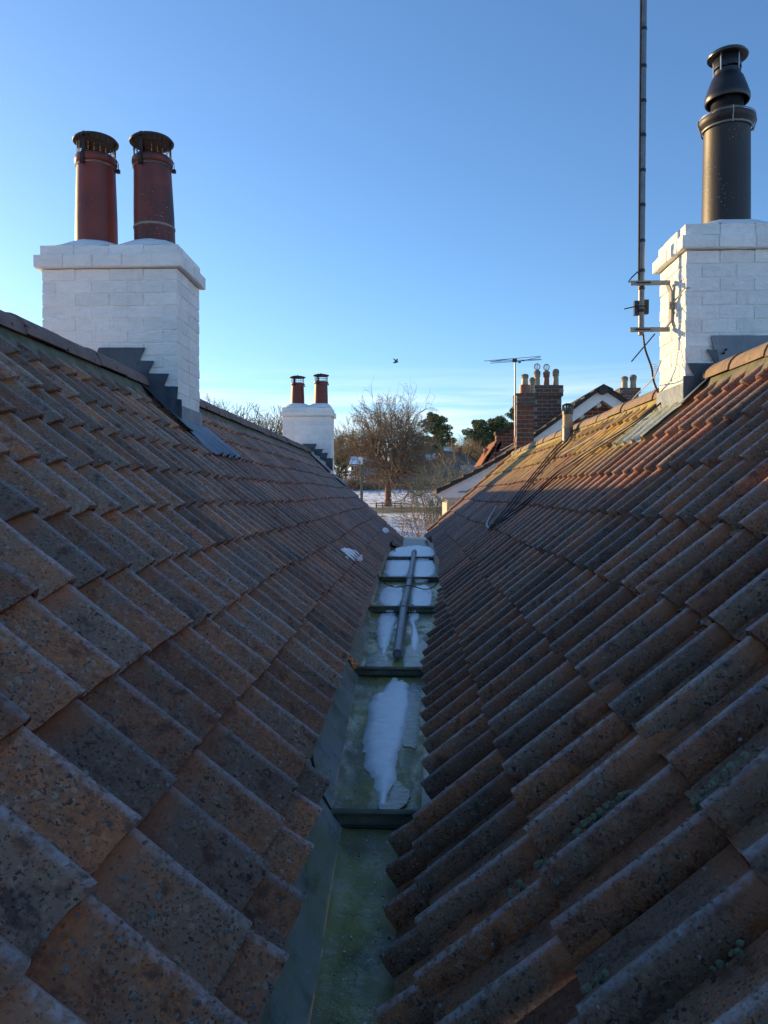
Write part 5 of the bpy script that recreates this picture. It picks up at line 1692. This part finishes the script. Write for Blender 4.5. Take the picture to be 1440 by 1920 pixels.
# ------------------------------------------------------------------ village houses across the field
def village_house(label, x0, x1, y_eave, y_ridge, y_base, Y, depth, wall, roofm, axis='x', windows=3, chim=(), rz=0.0):
    """axis 'x': ridge runs across the view; 'y': gable faces the camera"""
    a, b_ = at(x0, y_eave, Y), at(x1, y_eave, Y)
    zr_ = at((x0 + x1) / 2, y_ridge, Y + (depth / 2 if axis == 'x' else 0)).z
    zb = min(ground_z(a.x, Y), at(x0, y_base, Y).z) - .5
    root = empty('village_house', ((a.x + b_.x) / 2, Y, zb)); tag(root, label, 'house')
    def add(bm, nm, m_): return par(bm.build(nm, M[m_], None), root)
    bm = MB(); bm.minmax((a.x, Y, zb), (b_.x, Y + depth, a.z)); add(bm, 'walls', wall)
    cx = (a.x + b_.x) / 2
    o = .35
    if axis == 'x':
        bm = MB(); bm.prism([(a.x + .05, Y, a.z), (a.x + .05, Y + depth, a.z), (a.x + .05, Y + depth / 2, zr_ - .25)], (b_.x - a.x - .1, 0, 0)); add(bm, 'gable_ends', wall)
        for sgn in (-1, 1):
            e_ = Y - o if sgn < 0 else Y + depth + o
            sl = (zr_ - a.z) / (depth / 2)
            bm = MB(); bm.prism([(a.x - .3, e_, a.z - o * sl), (a.x - .3, Y + depth / 2, zr_), (a.x - .3, Y + depth / 2, zr_ - .18), (a.x - .3, e_, a.z - o * sl - .18)], (b_.x - a.x + .6, 0, 0))
            r_o = add(bm, 'roof_slope', roofm)
    else:
        bm = MB(); bm.prism([(a.x, Y + .02, a.z), (b_.x, Y + .02, a.z), (cx, Y + .02, zr_ - .2)], (0, depth - .04, 0)); add(bm, 'gable_ends', wall)
        sl = (zr_ - a.z) / (cx - a.x)
        for sgn in (-1, 1):
            ex = cx + sgn * (cx - a.x + o)
            bm = MB(); bm.prism([(ex, Y - .25, a.z - o * sl), (cx, Y - .25, zr_), (cx, Y - .25, zr_ - .22), (ex, Y - .25, a.z - o * sl - .22)], (0, depth + .5, 0)); add(bm, 'roof_slope', roofm)
    for k_ in range(windows):
        xw = a.x + (b_.x - a.x) * (k_ + .5) / windows
        bm = MB(); bm.minmax((xw - .55, Y - .06, a.z - 1.55), (xw + .55, Y + .02, a.z - .45)); w_o = add(bm, 'window', 'wood_white')
        for sx_ in (-1, 1):
            bm = MB(); bm.minmax((xw + sx_ * .26 - .2, Y - .075, a.z - 1.45), (xw + sx_ * .26 + .2, Y - .055, a.z - .55)); add(bm, 'pane', 'glass')
    for (cxp, top) in chim:
        q = at(cxp, top, Y + depth / 2)
        bm = MB(); bm.minmax((q.x - .35, Y + depth / 2 - .3, zr_ - .9), (q.x + .35, Y + depth / 2 + .3, q.z - .5)); bm.minmax((q.x - .42, Y + depth / 2 - .37, q.z - .52), (q.x + .42, Y + depth / 2 + .37, q.z - .4)); add(bm, 'chimney_stack', 'brick_far')
        for dx_ in (-.17, .17):
            bm = MB(); bm.lathe([(.13, -.42), (.11, 0), (.08, .0)], c=(q.x + dx_, Y + depth / 2, q.z), n=8); add(bm, 'pot', 'pot_buff')
    root.rotation_euler = (0, 0, R(rz))
    return root
village_house('long dark tiled house right behind the oak trunk', 768, 862, 893, 867, 912, 134, 9, 'tan_far', 'roof_far', 'x', 5)
village_house('dark gabled house with orange brick wall, right of the oak', 800, 866, 872, 845, 905, 150, 12, 'brick_far', 'roof_far', 'y', 2, chim=[(838, 836)], rz=-28)
village_house('house with a snow dusted roof showing above the long dark roof', 750, 815, 872, 850, 905, 158, 9, 'tan_far', 'snow', 'x', 3, chim=[(778, 838), (800, 838)], rz=0)
village_house('slate roofed brick house seen through the right side of the oak', 758, 790, 862, 843, 900, 172, 9, 'brick_far', 'slate', 'x', 2, chim=[(770, 832), (786, 833)], rz=25)
village_house('pale house with a snowy roof left of the oak', 658, 682, 868, 856, 905, 145, 8, 'brick_far', 'snow', 'x', 2, chim=[(672, 846)], rz=0)
village_house('slate roofed brick house left of the oak trunk', 680, 712, 872, 855, 905, 152, 9, 'tan_far', 'slate', 'x', 2)
village_house('low house with a snowy roof half hidden by the utility pole', 655, 690, 888, 874, 912, 136, 8, 'brick_far', 'slate', 'y', 2, rz=-30)
village_house('distant house with white roof between oak and pines', 836, 852, 850, 838, 900, 185, 9, 'brick_far', 'snow', 'x', 1, chim=[(849, 831)])
village_house('house with a sunlit pinkish tiled roof slope right behind the oak limbs', 752, 790, 886, 862, 908, 142, 10, 'brick_far', 'red_tile', 'y', 2, rz=-38)
village_house('house with red tiled roof left of the oak, beyond the pole', 690, 716, 884, 868, 910, 140, 9, 'white_far', 'red_tile', 'y', 2, rz=-35)
village_house('blue grey roofed house beside the pale thicket', 866, 894, 882, 872, 905, 140, 8, 'brick_far', 'slate', 'x', 2)
village_house('pale walled house below the long dark roof', 798, 826, 900, 890, 912, 131.5, 2.2, 'white_far', 'roof_far', 'x', 1)

# ------------------------------------------------------------------ utility pole and wires, fence, bird
UY = 75.0
ub = at(678, 925, UY); uz = ground_z(ub.x, UY)
up_ = empty('utility_pole', (ub.x, UY, uz)); tag(up_, 'greenish wooden utility pole with white top beside the left roof', 'pole')
ut = at(678, 858, UY).z
b = MB(); b.tube([(ub.x, UY, uz - .5), (ub.x, UY, ut - .7)], [.16, .13], 10); par(b.build('shaft', M['pole'], None, smooth=True, angle=40), up_)
b = MB(); b.tube([(ub.x, UY, ut - .7), (ub.x, UY, ut)], .10, 10); b.box((ub.x - .18, UY, ut - .1), (.3, .2, .35)); par(b.build('insulator_head', M['wood_white'], None), up_)
def wire(p, q, sag, label, r=.022):
    p, q = Vector(p), Vector(q)
    b = MB(); b.tube([p.lerp(q, t) - Vector((0, 0, sag * 4 * t * (1 - t))) for t in np.linspace(0, 1, 24)], r, 5)
    tag(b.build('overhead_wire', M['cable'], None, smooth=True), label, 'wire')
A_ = at(680, 871, UY)
wire(A_, at(846, 903, 60), .55, 'topmost sagging wire from the utility pole across the oak')
wire(A_ + Vector((0, 0, -.12)), at(846, 906, 58), .75, 'middle sagging wire from the utility pole across the oak', .03)
wire(A_ + Vector((0, 0, -.24)), at(846, 909, 56), .85, 'lowest sagging wire from the utility pole across the oak', .03)
wire(A_ + Vector((0, 0, .1)), at(860, 872, 64), .25, 'taut pale wire from the utility pole past the oak crown', .016)
wire(at(672, 870, UY), at(560, 868, 60), .1, 'wire running left from the utility pole behind the small chimney', .018)
# post-and-rail guard round the oak
fx = empty('tree_guard', (tp.x, OY - 3, oz)); tag(fx, 'low dark wooden rails round the foot of the oak', 'fence')
for k_ in range(5):
    x = at(706 + k_ * 11.5, 950, OY - 3).x; z = ground_z(x, OY - 3)
    b = MB(); b.box((x, OY - 3, z + .3), (.12, .12, .75)); par(b.build('post', M['bark'], None), fx)
for h_ in (.25, .55):
    x0, x1 = at(704, 950, OY - 3).x, at(754, 950, OY - 3).x
    b = MB(); b.box(((x0 + x1) / 2, OY - 3.08, ground_z(x0, OY - 3) + h_), (x1 - x0, .05, .12)); par(b.build('rail', M['bark'], None), fx)
bp = at(742, 680, 42)
B = MB()
body = [(-.19, .0, .0), (-.12, .035, .01), (0, .05, .02), (.10, .035, .03), (.15, .02, .035), (.19, .004, .03)]
rows = [[(x, r_ * math.cos(a), z + r_ * math.sin(a)) for a in np.linspace(0, 2 * math.pi, 9)] for x, r_, z in body]
B.grid(rows)
for sg, zt_ in ((1, .24), (-1, .15)):
    w_ = [(-.04, .03 * sg, .03), (.08, .03 * sg, .04), (.10, .12 * sg, .03 + zt_ * .55), (.0, .13 * sg, .03 + zt_ * .55), (.03, .24 * sg, .03 + zt_), (-.05, .23 * sg, .03 + zt_)]
    B.add(w_ + [(x, y, z - .008) for x, y, z in w_], [(0, 1, 2, 3), (3, 2, 4, 5), (9, 8, 7, 6), (11, 10, 8, 9), (0, 6, 7, 1), (1, 7, 8, 2), (2, 8, 10, 4), (4, 10, 11, 5), (5, 11, 9, 3), (3, 9, 6, 0)])
bird = B.build('bird', M['feather'], None, smooth=True)
bird.location = bp; bird.rotation_euler = (0, R(-8), R(25))
tag(bird, 'small dark bird flying in the blue sky above the oak', 'bird')
